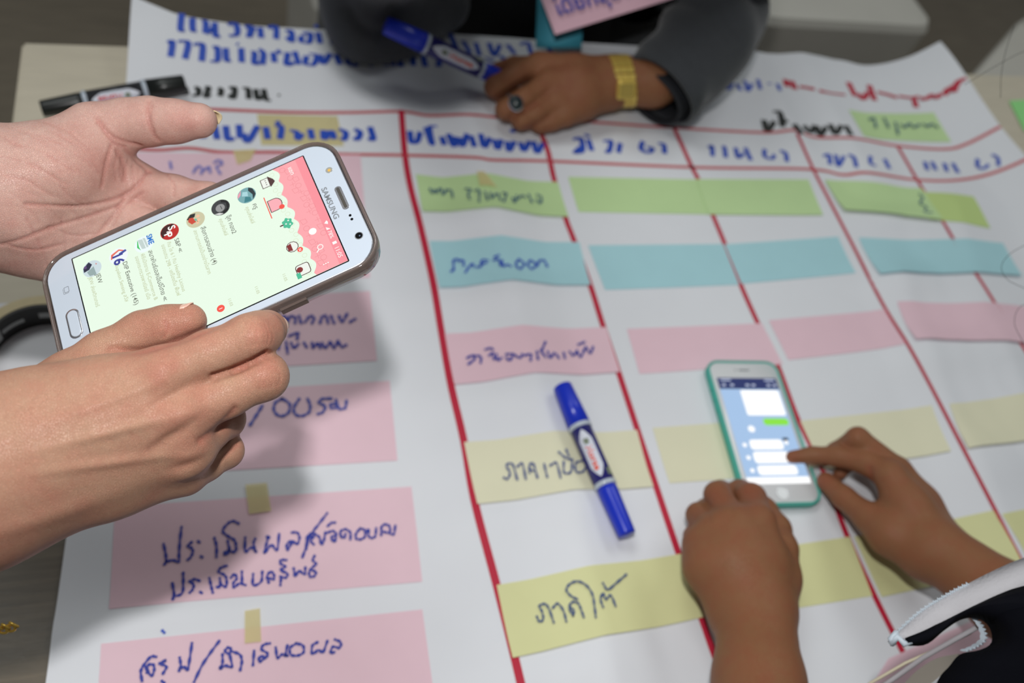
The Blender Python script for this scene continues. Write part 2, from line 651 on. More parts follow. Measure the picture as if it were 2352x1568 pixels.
heading([[(95, 380), (140, 375), (125, 510)], [(190, 370), (280, 380), (255, 530)], [(330, 400), (410, 400), (405, 550)], [(500, 420), (545, 430), (545, 540), (480, 550)], [(620, 430), (630, 540), (665, 540)],
         [(720, 390), (735, 400)], [(760, 430), (765, 560)], [(850, 460), (880, 480), (880, 570), (940, 560)], [(920, 440), (960, 480), (950, 580)], [(1050, 470), (1060, 560)], [(1080, 450), (1120, 480)],
         [(1180, 470), (1170, 580), (1240, 560)], [(1240, 460), (1280, 580)], [(1350, 500), (1340, 570), (1410, 580), (1440, 500), (1370, 480)], [(1470, 490), (1500, 570), (1560, 480)], [(1610, 490), (1650, 580)],
         [(1740, 490), (1720, 560), (1780, 590), (1820, 530), (1770, 480), (1740, 490)], [(1900, 500), (1950, 500), (1920, 600)], [(2010, 500), (2050, 500), (2060, 590)], [(2110, 470), (2130, 590)], [(2180, 500), (2200, 600)],
         [(2240, 490), (2300, 500), (2310, 590)], [(2400, 500), (2420, 600)], [(2480, 500), (2540, 500), (2540, 600)]], 360, 0, 3.92, M_inkb, .0050)
heading([[(250, 780), (270, 850)], [(340, 780), (375, 800), (370, 850), (320, 860)], [(430, 780), (465, 790), (440, 870), (475, 840)], [(555, 790), (580, 810), (570, 865)], [(650, 790), (700, 790), (690, 880), (650, 850)],
         [(770, 790), (820, 800), (830, 890)], [(890, 800), (910, 890), (960, 860)], [(960, 800), (985, 890), (1030, 905)], [(1090, 853), (1110, 858)]], 360, 0, 3.92, M_black, .0046)
heading([[(400, 1150), (420, 1240)], [(520, 1130), (545, 1250)], [(620, 1130), (640, 1250), (700, 1240)], [(740, 1120), (750, 1240)], [(780, 1200), (820, 1270), (910, 1130)], [(980, 1140), (1000, 1250)], [(1060, 1130), (1120, 1140), (1110, 1250)],
         [(1070, 1110), (1110, 1095)], [(1200, 1170), (1260, 1190), (1270, 1250), (1310, 1200)], [(1380, 1160), (1400, 1250)], [(1500, 1170), (1510, 1250), (1570, 1180), (1600, 1250)], [(1640, 1160), (1700, 1190), (1690, 1250), (1650, 1250)],
         [(1780, 1160), (1830, 1190), (1810, 1250), (1770, 1240)], [(1920, 1140), (1950, 1250), (1900, 1245)]], 360, 0, 3.92, M_inkb, .0050, .0012)
heading([[(95, 185), (105, 245), (135, 240), (150, 190)], [(180, 165), (215, 260), (200, 170), (240, 160)], [(265, 215), (280, 260)], [(300, 200), (330, 265), (340, 215)], [(360, 220), (375, 265), (400, 200)], [(420, 210), (440, 270)],
         [(470, 200), (490, 270), (520, 220)], [(540, 230), (560, 280), (580, 230)], [(610, 240), (620, 290), (650, 240)], [(680, 245), (700, 290), (730, 240)], [(750, 240), (770, 300), (800, 250)], [(635, 178), (642, 195)]], 900, 220, 2.306, M_inkb, .0050)
heading([[(960, 230), (1000, 225), (1010, 290), (970, 300), (1000, 270)], [(1040, 230), (1060, 290)], [(1020, 205), (1050, 215)], [(1120, 240), (1160, 240), (1150, 295), (1130, 290)], [(1210, 250), (1200, 300)],
         [(1330, 240), (1320, 280), (1360, 300), (1380, 280), (1350, 270)], [(1410, 250), (1440, 260), (1445, 305)]], 900, 220, 2.306, M_inkb, .0048)
Q5 = (1600, 0, 3.128)
heading([[(85, 1060), (110, 1050), (115, 1120)], [(180, 1050), (200, 1060), (210, 1130)], [(280, 1060), (300, 1130), (340, 1100)], [(350, 1060), (390, 1150)], [(490, 1070), (490, 1120), (540, 1140), (560, 1110)], [(600, 1080), (640, 1100), (650, 1160)]], *Q5, M_inkb, .0044)
heading([[(910, 1120), (950, 1110), (960, 1180)], [(1000, 1110), (1020, 1190), (1060, 1120)], [(1090, 1110), (1130, 1130), (1150, 1200)], [(1250, 1120), (1250, 1170), (1290, 1190)], [(1350, 1140), (1385, 1210)]], *Q5, M_inkb, .0044)
heading([[(1640, 1160), (1660, 1220)], [(1690, 1160), (1720, 1220)], [(1780, 1170), (1800, 1230)], [(1840, 1170), (1880, 1240)], [(2020, 1140), (2020, 1190), (2060, 1210), (2100, 1180)], [(2120, 1110), (2165, 1130), (2170, 1190)]], *Q5, M_inkb, .0046)
heading([[(190, 610), (230, 640), (260, 600)], [(290, 600), (320, 650)], [(350, 580), (370, 650), (400, 600)], [(440, 570), (460, 640)], [(510, 600), (540, 600)], [(580, 600), (600, 650)]], *Q5, M_inkb, .0040)
heading([[(640, 570), (650, 620)], [(680, 580), (710, 640)], [(740, 620), (800, 630), (850, 640)], [(880, 650), (980, 670), (1070, 680)], [(1090, 590), (1140, 690)], [(1160, 670), (1200, 710), (1230, 660)], [(1240, 610), (1280, 720)],
         [(1300, 660), (1380, 680), (1440, 700)], [(1450, 690), (1540, 700), (1600, 690)], [(1560, 700), (1580, 770)]], *Q5, M_red, .0062)
heading([[(1610, 695), (1640, 710), (1700, 680), (1720, 700), (1760, 675)], [(1780, 680), (1810, 640), (1850, 650), (1880, 590), (1935, 560)], [(1790, 650), (1860, 610)]], *Q5, M_red, .0075)
heading([[(485, 860), (510, 940), (560, 870)], [(550, 800), (600, 810), (620, 910)], [(600, 840), (650, 880)], [(700, 890), (760, 960)], [(770, 900), (820, 950), (850, 900)], [(860, 900), (890, 970), (930, 910)], [(960, 890), (1000, 960), (1040, 900)], [(1070, 900), (1110, 970)]], *Q5, M_black, .0062)
# small stray ink dots
g = Geo()
ribbon(g, [(373, 1448), (377, 1452)], 0.0022, 0.0004, 2)
g.world('ink_dot', M_inkb, chart)


# ------------------------------------------------------------------ cards
def card(m, px, name, label, group, off=0.0006, lift=0.0, nu=22, nv=8, th=0.0002):
    q = [S(x, y, off)[:2] for x, y in px]
    G = []
    for j in range(nv + 1):
        v = j / nv
        row = []
        for i in range(nu + 1):
            u = i / nu
            p = (q[0] * (1 - u) + q[1] * u) * (1 - v) + (q[3] * (1 - u) + q[2] * u) * v
            z = float(hgt(p[0], p[1])) + off + lift * 0.6 * v ** 3
            row.append((p[0], p[1], z))
        G.append(row)
    g = Geo()
    g.grid(G)
    c = sum(q) / 4
    e = empty(name, (c[0], c[1], float(hgt(c[0], c[1])) + off))
    tag(e, label, 'card', group)
    o = g.world('sheet', m, e, True)
    s = o.modifiers.new('thickness', 'SOLIDIFY')
    s.thickness = th
    s.offset = 1
    o.modifiers.new('edges', 'EDGE_SPLIT').split_angle = 0.6
    return e


def writing(parent, strokes, width, m=M_ink, off=0.0016, name='handwriting'):
    g = Geo()
    for st in strokes:
        ribbon(g, st, width, off)
    return tag(g.world(name, m, parent), kind='stuff')


def ctext(parent, items, m, off=0.0017, bold=0.02):
    g = Geo()
    for body, p0, p1, h in items:
        surf_text(g, body, p0, p1, h, off, bold)
    return tag(g.world('handwriting', m, parent), kind='stuff')


GC = 'coloured cards laid on the chart'
c = card(M_pink, [(262, 350), (828, 356), (850, 637), (250, 645)], 'pink_card', 'pink card at the top of the left column, largely hidden behind the held phone', GC)
writing(c, scaled([[(120, 1460), (130, 1510)], [(330, 1550), (370, 1495), (410, 1520), (400, 1560)], [(430, 1530), (470, 1500), (480, 1550)], [(520, 1460), (560, 1440), (590, 1470), (540, 1500), (570, 1560)]], 360, 0, 3.92), .0028, M_inkp)
c = card(M_pink, [(255, 695), (850, 668), (866, 828), (250, 865)], 'pink_card', 'pink card with two blue lines, just right of the fingers gripping the phone', GC)
writing(c, scaled([[(440, 380), (470, 430), (490, 370)], [(500, 380), (530, 430), (540, 380), (600, 380), (600, 440)], [(640, 370), (660, 440)], [(700, 430), (750, 370), (790, 390), (770, 440)], [(850, 440), (870, 380), (910, 370), (930, 440)], [(960, 370), (990, 440)],
                   [(1040, 370), (1070, 430), (1120, 350)], [(1150, 430), (1200, 400)], [(380, 690), (400, 640), (440, 650), (430, 700)], [(510, 630), (525, 740)], [(560, 640), (590, 690), (630, 650)], [(540, 570), (590, 550), (630, 540), (620, 600)],
                   [(690, 640), (715, 680)], [(770, 640), (780, 690), (830, 640), (850, 690)], [(870, 640), (900, 690), (950, 630)], [(960, 640), (990, 690), (1030, 620)], [(1040, 640), (1070, 680), (1110, 660)]], 540, 640, 4.355), .0026)
c = card(M_pink, [(258, 912), (895, 874), (913, 1057), (250, 1096)], 'pink_card', 'pink card with pale looping letters, partly under the gripping hand', GC)
writing(c, scaled([[(270, 1270), (220, 1350), (150, 1460)], [(470, 1195), (400, 1240), (390, 1320), (450, 1370), (530, 1340), (545, 1250), (470, 1195)],
                   [(640, 1200), (590, 1280), (600, 1350), (670, 1370), (740, 1330), (750, 1260), (725, 1200)],
                   [(960, 1195), (870, 1200), (840, 1240), (900, 1270), (880, 1330), (830, 1350)],
                   [(1010, 1210), (1020, 1280), (960, 1290), (960, 1250), (1020, 1260), (1040, 1300), (1100, 1290), (1115, 1220)]], 540, 640, 4.355), 0.0026, mat('soft_blue_ink', (72, 84, 172), 0.6))
c = card(M_pink, [(264, 1163), (945, 1117), (970, 1335), (250, 1398)], 'pink_card', 'pink card with two full lines of blue writing below the wrist shadow', GC)
A_ = [[(710, 780), (735, 900), (740, 990), (720, 1020)], [(740, 990), (820, 970), (890, 990), (895, 900), (905, 750), (925, 575)],
      [(1045, 755), (1000, 800), (1050, 830), (1060, 880), (1030, 940), (1000, 965)], [(1125, 745), (1140, 755)], [(1160, 925), (1172, 935)],
      [(1320, 705), (1345, 800), (1345, 930)],
      [(1610, 530), (1540, 500), (1470, 540), (1420, 620), (1480, 680), (1560, 730), (1580, 800), (1570, 870), (1490, 860), (1440, 880), (1450, 905), (1500, 860), (1480, 740)],
      [(1690, 700), (1690, 870), (1760, 820), (1820, 870)], [(1810, 715), (1790, 770), (1810, 860)],
      [(815, 1250), (835, 1380), (820, 1440)], [(830, 1410), (930, 1370), (945, 1250), (945, 1125)],
      [(1140, 1220), (1080, 1200), (1020, 1230), (1070, 1260), (1060, 1320), (1025, 1360)], [(1150, 1355), (1165, 1365)],
      [(1260, 1190), (1280, 1280), (1300, 1360)],
      [(1465, 1040), (1400, 1060), (1370, 1110), (1440, 1150), (1465, 1200), (1460, 1290), (1400, 1270), (1345, 1300), (1390, 1280), (1385, 1190)],
      [(1520, 1180), (1560, 1140), (1590, 1190), (1550, 1240), (1555, 1300), (1620, 1250), (1690, 1270)], [(1650, 1110), (1650, 1250)],
      [(1785, 1140), (1785, 1270), (1880, 1230), (1895, 1110)]]
B_ = [[(85, 690), (60, 790), (40, 890), (90, 820), (130, 790), (190, 850), (215, 660)], [(70, 690), (95, 700)],
      [(370, 640), (430, 640), (460, 700), (430, 780), (370, 740), (310, 780), (315, 850), (370, 760)],
      [(790, 410), (690, 540), (600, 660), (545, 800), (495, 935)], [(540, 840), (550, 700), (600, 650), (640, 660), (600, 740), (630, 780)], [(560, 690), (620, 640)],
      [(650, 660), (700, 700), (720, 780), (750, 740), (770, 640)], [(800, 640), (860, 620), (900, 660), (880, 750), (840, 700), (870, 680)], [(800, 560), (840, 525), (885, 520)],
      [(960, 690), (950, 630), (1010, 600), (1070, 640), (1070, 720)], [(960, 690), (1000, 700), (1010, 660)],
      [(1190, 590), (1140, 650), (1140, 710), (1200, 720), (1250, 680), (1240, 610), (1190, 590)],
      [(1250, 650), (1290, 600), (1290, 680), (1330, 705), (1370, 680), (1380, 590)],
      [(1440, 670), (1450, 560), (1520, 545), (1550, 600), (1530, 640), (1470, 630)], [(1530, 640), (1590, 660), (1610, 560)],
      [(90, 1240), (70, 1170), (110, 1110), (150, 1140), (150, 1200), (100, 1190)],
      [(300, 970), (240, 970), (230, 1010), (290, 1050), (230, 1090), (310, 1130), (300, 1180), (230, 1170)], [(240, 1180), (230, 1270)],
      [(390, 1070), (410, 1165), (450, 1100), (520, 1140), (530, 1060)],
      [(640, 920), (620, 970), (660, 1020), (610, 1060), (575, 1120), (590, 1170), (640, 1160), (655, 1110), (600, 1090)]]
writing(c, scaled(A_, 240, 1100, 5.2275) + scaled(B_, 600, 1100, 5.2275), 0.0021)
c = card(M_pink, [(232, 1478), (970, 1399), (1003, 1640), (215, 1740)], 'pink_card', 'pink card at the bottom edge of the photo, lowest of the left column', GC)
writing(c, scaled([[(180, 715), (170, 630), (200, 570), (260, 500), (305, 500)], [(200, 570), (260, 670), (290, 620), (280, 570), (230, 580), (225, 640)],
                   [(340, 560), (400, 530), (350, 560), (400, 590), (370, 650)], [(360, 720), (380, 735)],
                   [(520, 510), (530, 580), (515, 625)], [(520, 610), (560, 590), (590, 620), (610, 520), (630, 380)],
                   [(875, 360), (800, 460), (720, 580), (650, 725)], [(905, 480), (905, 560), (880, 610), (930, 580), (990, 590), (970, 480)],
                   [(930, 440), (960, 415), (985, 440), (960, 470), (930, 455)], [(985, 450), (1060, 480), (1080, 540), (1065, 620)],
                   [(1190, 450), (1180, 575)], [(1330, 380), (1280, 390), (1255, 430), (1310, 470), (1300, 500), (1240, 500), (1240, 545), (1290, 510)],
                   [(1385, 420), (1400, 510), (1440, 480), (1490, 490)], [(1490, 400), (1470, 490)],
                   [(1570, 380), (1515, 420), (1520, 480), (1580, 490), (1635, 460), (1630, 400), (1570, 380)],
                   [(1760, 370), (1715, 400), (1715, 475), (1770, 440), (1810, 460), (1850, 360)], [(1920, 345), (1970, 370), (1960, 420), (1900, 410), (1880, 465), (1910, 460)]], 280, 1380, 3.92), 0.0021)
# green row
c = card(M_green, [(955, 400), (1282, 418), (1305, 500), (971, 487)], 'green_card', 'green card with faint dark writing, in the first narrow column', GC, lift=0.003)
writing(c, scaled([[(140, 270), (170, 320), (200, 280), (220, 320), (250, 270)], [(270, 270), (300, 340), (330, 280)], [(340, 290), (390, 290), (410, 370)], [(560, 270), (620, 280), (590, 330), (610, 390)], [(670, 290), (720, 290), (720, 420)], [(790, 310), (820, 400)],
                   [(850, 320), (870, 380), (910, 330)], [(940, 330), (970, 400)], [(1000, 320), (1040, 330), (1010, 420)], [(1110, 380), (1140, 430), (1160, 350)], [(1180, 390), (1220, 350), (1260, 370)], [(1300, 340), (1340, 430)], [(1400, 340), (1450, 370), (1440, 440), (1390, 400)]], 960, 380, 5.113), .0024, M_teal, .0026)
card(M_green, [(1305, 406), (1602, 412), (1630, 492), (1329, 486)], 'green_card', 'blank green card straight right of the written green card', GC)
card(M_green, [(1600, 411), (1857, 412), (1891, 493), (1627, 492)], 'green_card', 'blank green card just left of the long unbroken red line', GC, 0.0013)
c = card(M_green, [(1895, 412), (2118, 432), (2163, 507), (1939, 484)], 'green_card', 'green card right of the long unbroken red line, overlapping the yellowish card', GC, 0.0018, 0.004)
writing(c, [[(2113, 445), (2120, 455), (2113, 466), (2128, 475), (2124, 486), (2140, 488)]], 0.0025, M_teal, 0.0032)
card(M_lime, [(2100, 440), (2236, 451), (2275, 524), (2135, 503)], 'lime_card', 'yellowish green card at the right end of the green row', GC)
c = card(M_green, [(1950, 252), (2145, 258), (2185, 325), (1985, 312)], 'green_card', 'small green card above the month headings at the right', GC)
writing(c, scaled([[(1245, 855), (1275, 850), (1290, 910)], [(1350, 850), (1380, 910)], [(1430, 880), (1450, 960)], [(1470, 895), (1500, 910), (1530, 885), (1560, 910), (1600, 895)], [(1630, 890), (1660, 905), (1690, 890), (1730, 910)]], *Q5), .0036, M_teal, .0022)
# blue row
c = card(M_blue, [(987, 553), (1331, 556), (1356, 656), (1010, 662)], 'blue_card', 'light blue card with blue writing, first of its row', GC, lift=0.003)
writing(c, scaled([[(390, 1240), (420, 1220), (420, 1110), (470, 1100)], [(480, 1120), (530, 1110), (540, 1170)], [(560, 1250), (590, 1200), (640, 1150), (650, 1180)], [(690, 1190), (740, 1180), (750, 1110), (820, 1110)], [(740, 1160), (800, 1140)], [(900, 1070), (950, 1050)],
                   [(890, 1110), (950, 1100), (970, 1170)], [(990, 1110), (1000, 1180), (1050, 1160), (1090, 1180)], [(1180, 1100), (1150, 1160), (1200, 1210), (1250, 1150), (1190, 1100)], [(1320, 1110), (1290, 1160), (1340, 1210), (1390, 1160), (1330, 1110)],
                   [(1410, 1170), (1420, 1120), (1480, 1110), (1520, 1180)]], 960, 380, 5.113), .0024, M_inkb, .0026)
card(M_blue, [(1351, 563), (1661, 560), (1698, 653), (1390, 665)], 'blue_card', 'blank light blue card beside the written blue card', GC)
card(M_blue, [(1664, 561), (1925, 543), (1966, 626), (1703, 651)], 'blue_card', 'blank light blue card tilted up towards the long unbroken red line', GC)
card(M_blue, [(1973, 545), (2304, 558), (2345, 635), (2020, 631)], 'blue_card', 'blank light blue card at the right end of the blue row', GC, lift=0.004)
# pink row
c = card(M_pink, [(1022, 766), (1392, 751), (1423, 855), (1043, 884)], 'pink_card', 'pink card with one line of writing above the blue marker on the chart', GC, lift=0.002)
writing(c, scaled([[(190, 290), (230, 270), (250, 300), (200, 340)], [(250, 270), (300, 280), (300, 330)], [(340, 220), (380, 210), (400, 220)], [(370, 270), (400, 250), (410, 300)], [(430, 260), (440, 310), (470, 290)], [(510, 260), (560, 260), (540, 310), (510, 290)],
                   [(570, 260), (620, 290), (640, 260)], [(660, 270), (710, 260), (710, 310)], [(760, 240), (770, 300)], [(800, 230), (830, 160)], [(790, 230), (830, 280)], [(850, 240), (870, 290), (900, 250)], [(920, 260), (940, 290)], [(980, 250), (990, 290)],
                   [(1030, 240), (1060, 270), (1090, 230)], [(1090, 240), (1120, 280), (1150, 220)], [(1100, 180), (1150, 160)], [(1160, 200), (1200, 250), (1220, 200)]], 1020, 740, 3.565), .0024, M_ink, .0022)
card(M_pink, [(1440, 755), (1750, 742), (1798, 836), (1469, 858)], 'pink_card', 'blank pink card touching the top of the teal phone', GC)
card(M_pink, [(1766, 735), (2032, 709), (2081, 789), (1811, 826)], 'pink_card', 'blank pink card up and right of the teal phone', GC)
card(M_pink, [(2061, 692), (2400, 706), (2440, 800), (2102, 781)], 'pink_card', 'blank pink card cut by the right edge of the photo', GC, lift=0.004)
# cream row
c = card(M_cream, [(1066, 1015), (1463, 987), (1500, 1118), (1096, 1158)], 'cream_card', 'cream card with writing under the blue marker', GC, lift=0.002)
writing(c, scaled([[(490, 1270), (520, 1280), (540, 1230), (510, 1170), (560, 1160), (600, 1285)], [(600, 1180), (640, 1155), (670, 1280)],
                   [(700, 1230), (700, 1170), (730, 1155), (765, 1270)], [(700, 1200), (730, 1215)], [(820, 1160), (845, 1265)], [(870, 1170), (920, 1150), (955, 1270)],
                   [(980, 1140), (985, 1230), (1040, 1220), (1050, 1130)], [(940, 1060), (1000, 1110), (1050, 1120)], [(1000, 1040), (1020, 1090)],
                   [(1140, 1130), (1080, 1150), (1080, 1220), (1130, 1225), (1160, 1190)]], 1020, 740, 3.565), 0.0020, mat('grey_blue_ink', (66, 84, 140), 0.6), 0.0022)
card(M_cream, [(1499, 982), (1690, 968), (1725, 1095), (1538, 1109)], 'cream_card', 'blank cream card partly under the left side of the teal phone', GC)
card(M_cream, [(1838, 966), (2140, 930), (2183, 1036), (1890, 1078)], 'cream_card', 'blank cream card behind the pointing finger', GC, lift=0.002)
card(M_cream, [(2181, 927), (2420, 897), (2465, 1000), (2221, 1031)], 'cream_card', 'blank cream card at the right edge of the photo', GC, lift=0.004)
# yellow row
c = card(M_yel, [(1141, 1343), (1565, 1271), (1618, 1417), (1177, 1511)], 'yellow_card', 'yellow card with one bold Thai word at the bottom centre', GC, lift=0.002)
writing(c, scaled([[(375, 880), (400, 930), (440, 910), (430, 830), (400, 770), (460, 750), (500, 800), (550, 940)], [(540, 790), (590, 745), (650, 820), (680, 930)],
                   [(750, 870), (710, 790), (740, 730), (800, 740), (830, 800), (860, 885)], [(750, 870), (760, 820), (730, 790)],
                   [(790, 700), (720, 660), (680, 600), (720, 540), (800, 515), (890, 560), (950, 650), (970, 760), (985, 885)],
                   [(1060, 780), (1035, 700), (1060, 640), (1090, 700), (1140, 660), (1190, 770)], [(1060, 535), (1110, 600), (1200, 530), (1300, 445)]], 1150, 1220, 4.506), 0.0019, mat('dark_blue_ink', (52, 78, 128), 0.6), 0.0022)
card(M_yel, [(1650, 1277), (1952, 1232), (2004, 1368), (1712, 1415)], 'yellow_card', 'blank yellow card between the fist and the pointing hand', GC)
card(M_yel, [(1962, 1232), (2283, 1171), (2350, 1300), (2024, 1371)], 'yellow_card', 'blank yellow card beneath the pointing forearm', GC, lift=0.002)
card(M_yel, [(2302, 1180), (2400, 1160), (2480, 1290), (2372, 1302)], 'yellow_card', 'sliver of yellow card at the right edge above the white sleeve lining', GC)
card(M_pink, [(2041, 1512), (2262, 1412), (2330, 1500), (1985, 1600)], 'pink_card', 'pink card lying under the lace edge of the black sleeve', GC)


# loose cards on the table at the right
def tcard(m, px, name, label, z):
    q = [Tz(x, y, z) for x, y in px]
    g = Geo()
    g.grid([[q[0] + (q[1] - q[0]) * i / 6 for i in range(7)], [q[3] + (q[2] - q[3]) * i / 6 for i in range(7)]])
    o = g.world(name, m)
    s = o.modifiers.new('thickness', 'SOLIDIFY')
    s.thickness = 0.0004
    return tag(o, label, 'card')


tcard(M_yel, [(2205, 205), (2420, 430), (2420, 560), (2180, 330)], 'yellow_card', 'pale yellow card tucked under the raised right edge of the chart', 0.7506)
tcard(mat('mint_card', (150, 226, 140), 0.6), [(2318, 232), (2420, 225), (2450, 320), (2352, 300)], 'mint_card', 'bright green card on the table beyond the right edge of the chart', 0.7512)


# ------------------------------------------------------------------ masking tape pieces
def tape(px, off, label):
    q = [S(x, y, off)[:2] for x, y in px]
    G = []
    for j in range(5):
        row = []
        for i in range(7):
            u, v = i / 6, j / 4
            p = (q[0] * (1 - u) + q[1] * u) * (1 - v) + (q[3] * (1 - u) + q[2] * u) * v
            row.append((p[0], p[1], float(hgt(p[0], p[1])) + off))
        G.append(row)
    g = Geo()
    g.grid(G)
    o = g.world('tape_piece', M_tape, None, True)
    return tag(o, label, 'tape', 'pieces of masking tape on the chart')


tape([(590, 262), (775, 266), (790, 335), (600, 333)], 0.0005, 'wide piece of masking tape over the blue heading above the held phone')
tape([(535, 345), (588, 342), (575, 368), (545, 378)], 0.0017, 'torn piece of masking tape below the upper heading, beside the held phone')
tape([(563, 1112), (613, 1108), (623, 1173), (572, 1180)], 0.0022, 'masking tape square at the top edge of the two-line pink card')
tape([(562, 1402), (597, 1396), (600, 1473), (562, 1477)], 0.0022, 'narrow masking tape strip holding the lowest pink card')
tape([(1095, 392), (1112, 393), (1142, 430), (1102, 425)], 0.0026, 'small wedge of masking tape on the written green card')


# ------------------------------------------------------------------ SDF bodies
def cap_d(P, a, b, ra, rb):
    a = np.asarray(a)
    b = np.asarray(b)
    ab = b - a
    L = ab @ ab
    t = np.clip(((P - a) @ ab) / (L if L > 1e-12 else 1), 0, 1)
    q = P - a - t[:, None] * ab
    return np.sqrt((q * q).sum(1)) - (ra + (rb - ra) * t)


def smin(a, b, k):
    h = np.clip(0.5 + 0.5 * (b - a) / k, 0, 1)
    return b + (a - b) * h - k * h * (1 - h)


def chain_eval(P, groups, kg):
    """groups: list of (k, [ (a,b,ra,rb), ...]); group 0 is the trunk, each other group blends with the trunk, and hardly with the others"""
    D = None
    base = None
    for gi, (k, prims, kj) in enumerate(groups):
        d = None
        for a, b, ra, rb in prims:
            c = cap_d(P, a, b, ra, rb)
            d = c if d is None else smin(d, c, k)
        if gi == 0:
            base = d
            D = d
        else:
            D = smin(D, smin(base, d, kj), kg)
    return D


def sdf_mesh(groups, res, kg=0.0015):
    allp = [(p, r) for k, pr, kj in groups for a, b, ra, rb in pr for p, r in ((a, ra), (b, rb))]
    lo = np.min([np.asarray(p) - r for p, r in allp], 0) - 0.006
    hi = np.max([np.asarray(p) + r for p, r in allp], 0) + 0.006
    B = 6
    n = (np.ceil((hi - lo) / res / B).astype(int)) * B
    nb = n // B
    ci = np.stack(np.meshgrid(*[np.arange(v) for v in nb], indexing='ij'), -1).reshape(-1, 3)
    cc = lo + (ci + 0.5) * B * res
    dc = chain_eval(cc, groups, kg)
    A = np.empty(tuple(n), np.float32)
    A.reshape(nb[0], B, nb[1], B, nb[2], B)[:] = dc.reshape(tuple(nb))[:, None, :, None, :, None]
    keep = np.abs(dc) < B * res * 0.87 + 0.009
    kb = ci[keep]
    off = np.stack(np.meshgrid(*[np.arange(B)] * 3, indexing='ij'), -1).reshape(-1, 3)
    for s in range(0, len(kb), 3000):
        idx = (kb[s:s + 3000, None, :] * B + off[None]).reshape(-1, 3)
        A[idx[:, 0], idx[:, 1], idx[:, 2]] = chain_eval(lo + idx * res, groups, kg)
    return nets(A, lo, res)


def nets(A, lo, res):
    s = A < 0
    nx, ny, nz = A.shape
    acc = np.zeros((nx - 1, ny - 1, nz - 1, 3), np.float32)
    cnt = np.zeros((nx - 1, ny - 1, nz - 1), np.float32)
    cor = [(i, j, k) for i in (0, 1) for j in (0, 1) for k in (0, 1)]

    def sl(c):
        return A[c[0]:nx - 1 + c[0], c[1]:ny - 1 + c[1], c[2]:nz - 1 + c[2]]
    for c in cor:
        for ax in range(3):
            if c[ax]:
                continue
            d = list(c)
            d[ax] = 1
            a, b = sl(c), sl(d)
            m = (a < 0) != (b < 0)
            I = np.nonzero(m)
            t = a[I] / (a[I] - b[I])
            p = np.zeros((len(t), 3), np.float32)
            p[:] = c
            p[:, ax] += t
            acc[I] += p
            cnt[I] += 1
    I = np.nonzero(cnt > 0)
    ids = -np.ones(cnt.shape, np.int64)
    ids[I] = np.arange(len(I[0]))
    V = (np.stack(I, 1) + acc[I] / cnt[I][:, None]) * res + lo
    faces = []
    for ax in range(3):
        o1, o2 = [(1, 2), (2, 0), (0, 1)][ax]
        a = s
        sa = [slice(1, -1)] * 3
        sb = [slice(1, -1)] * 3
        sa[ax] = slice(0, -1)
        sb[ax] = slice(1, None)
        m = a[tuple(sa)] != a[tuple(sb)]
        J = np.nonzero(m)
        base = np.stack(J, 1)
        for q in range(3):
            if q != ax:
                base[:, q] += 1
        inside = s[tuple(base.T)]
        e1 = np.zeros(3, int)
        e1[o1] = 1
        e2 = np.zeros(3, int)
        e2[o2] = 1
        lim = np.array(ids.shape)
        qs = [base, base - e1, base - e1 - e2, base - e2]
        ok = np.ones(len(base), bool)
        for q in qs:
            ok &= (q < lim).all(1) & (q >= 0).all(1)
        w = [ids[tuple(q[ok].T)] for q in qs]
        Fq = np.stack(w, 1)
        ins = inside[ok]
        Fq[~ins] = Fq[~ins][:, ::-1]
        faces.append(Fq)
    Fc = np.concatenate(faces)
    Fc = Fc[(Fc >= 0).all(1)]
    return V, Fc


def vnormals(V, Fc):
    a = V[Fc[:, 2]] - V[Fc[:, 0]]
    b = V[Fc[:, 3]] - V[Fc[:, 1]]
    n = np.cross(a, b)
    N = np.zeros_like(V)
    for k in range(4):
        np.add.at(N, Fc[:, k], n)
    return N / (np.linalg.norm(N, axis=1)[:, None] + 1e-12)


def px_seg(X, Y, pts):
    best = np.full(X.shape, 1e9)
    for (ax, ay), (bx, by) in zip(pts[:-1], pts[1:]):
        dx, dy = bx - ax, by - ay
        t = np.clip(((X - ax) * dx + (Y - ay) * dy) / (dx * dx + dy * dy), 0, 1)
        best = np.minimum(best, np.hypot(X - ax - t * dx, Y - ay - t * dy))
    return best


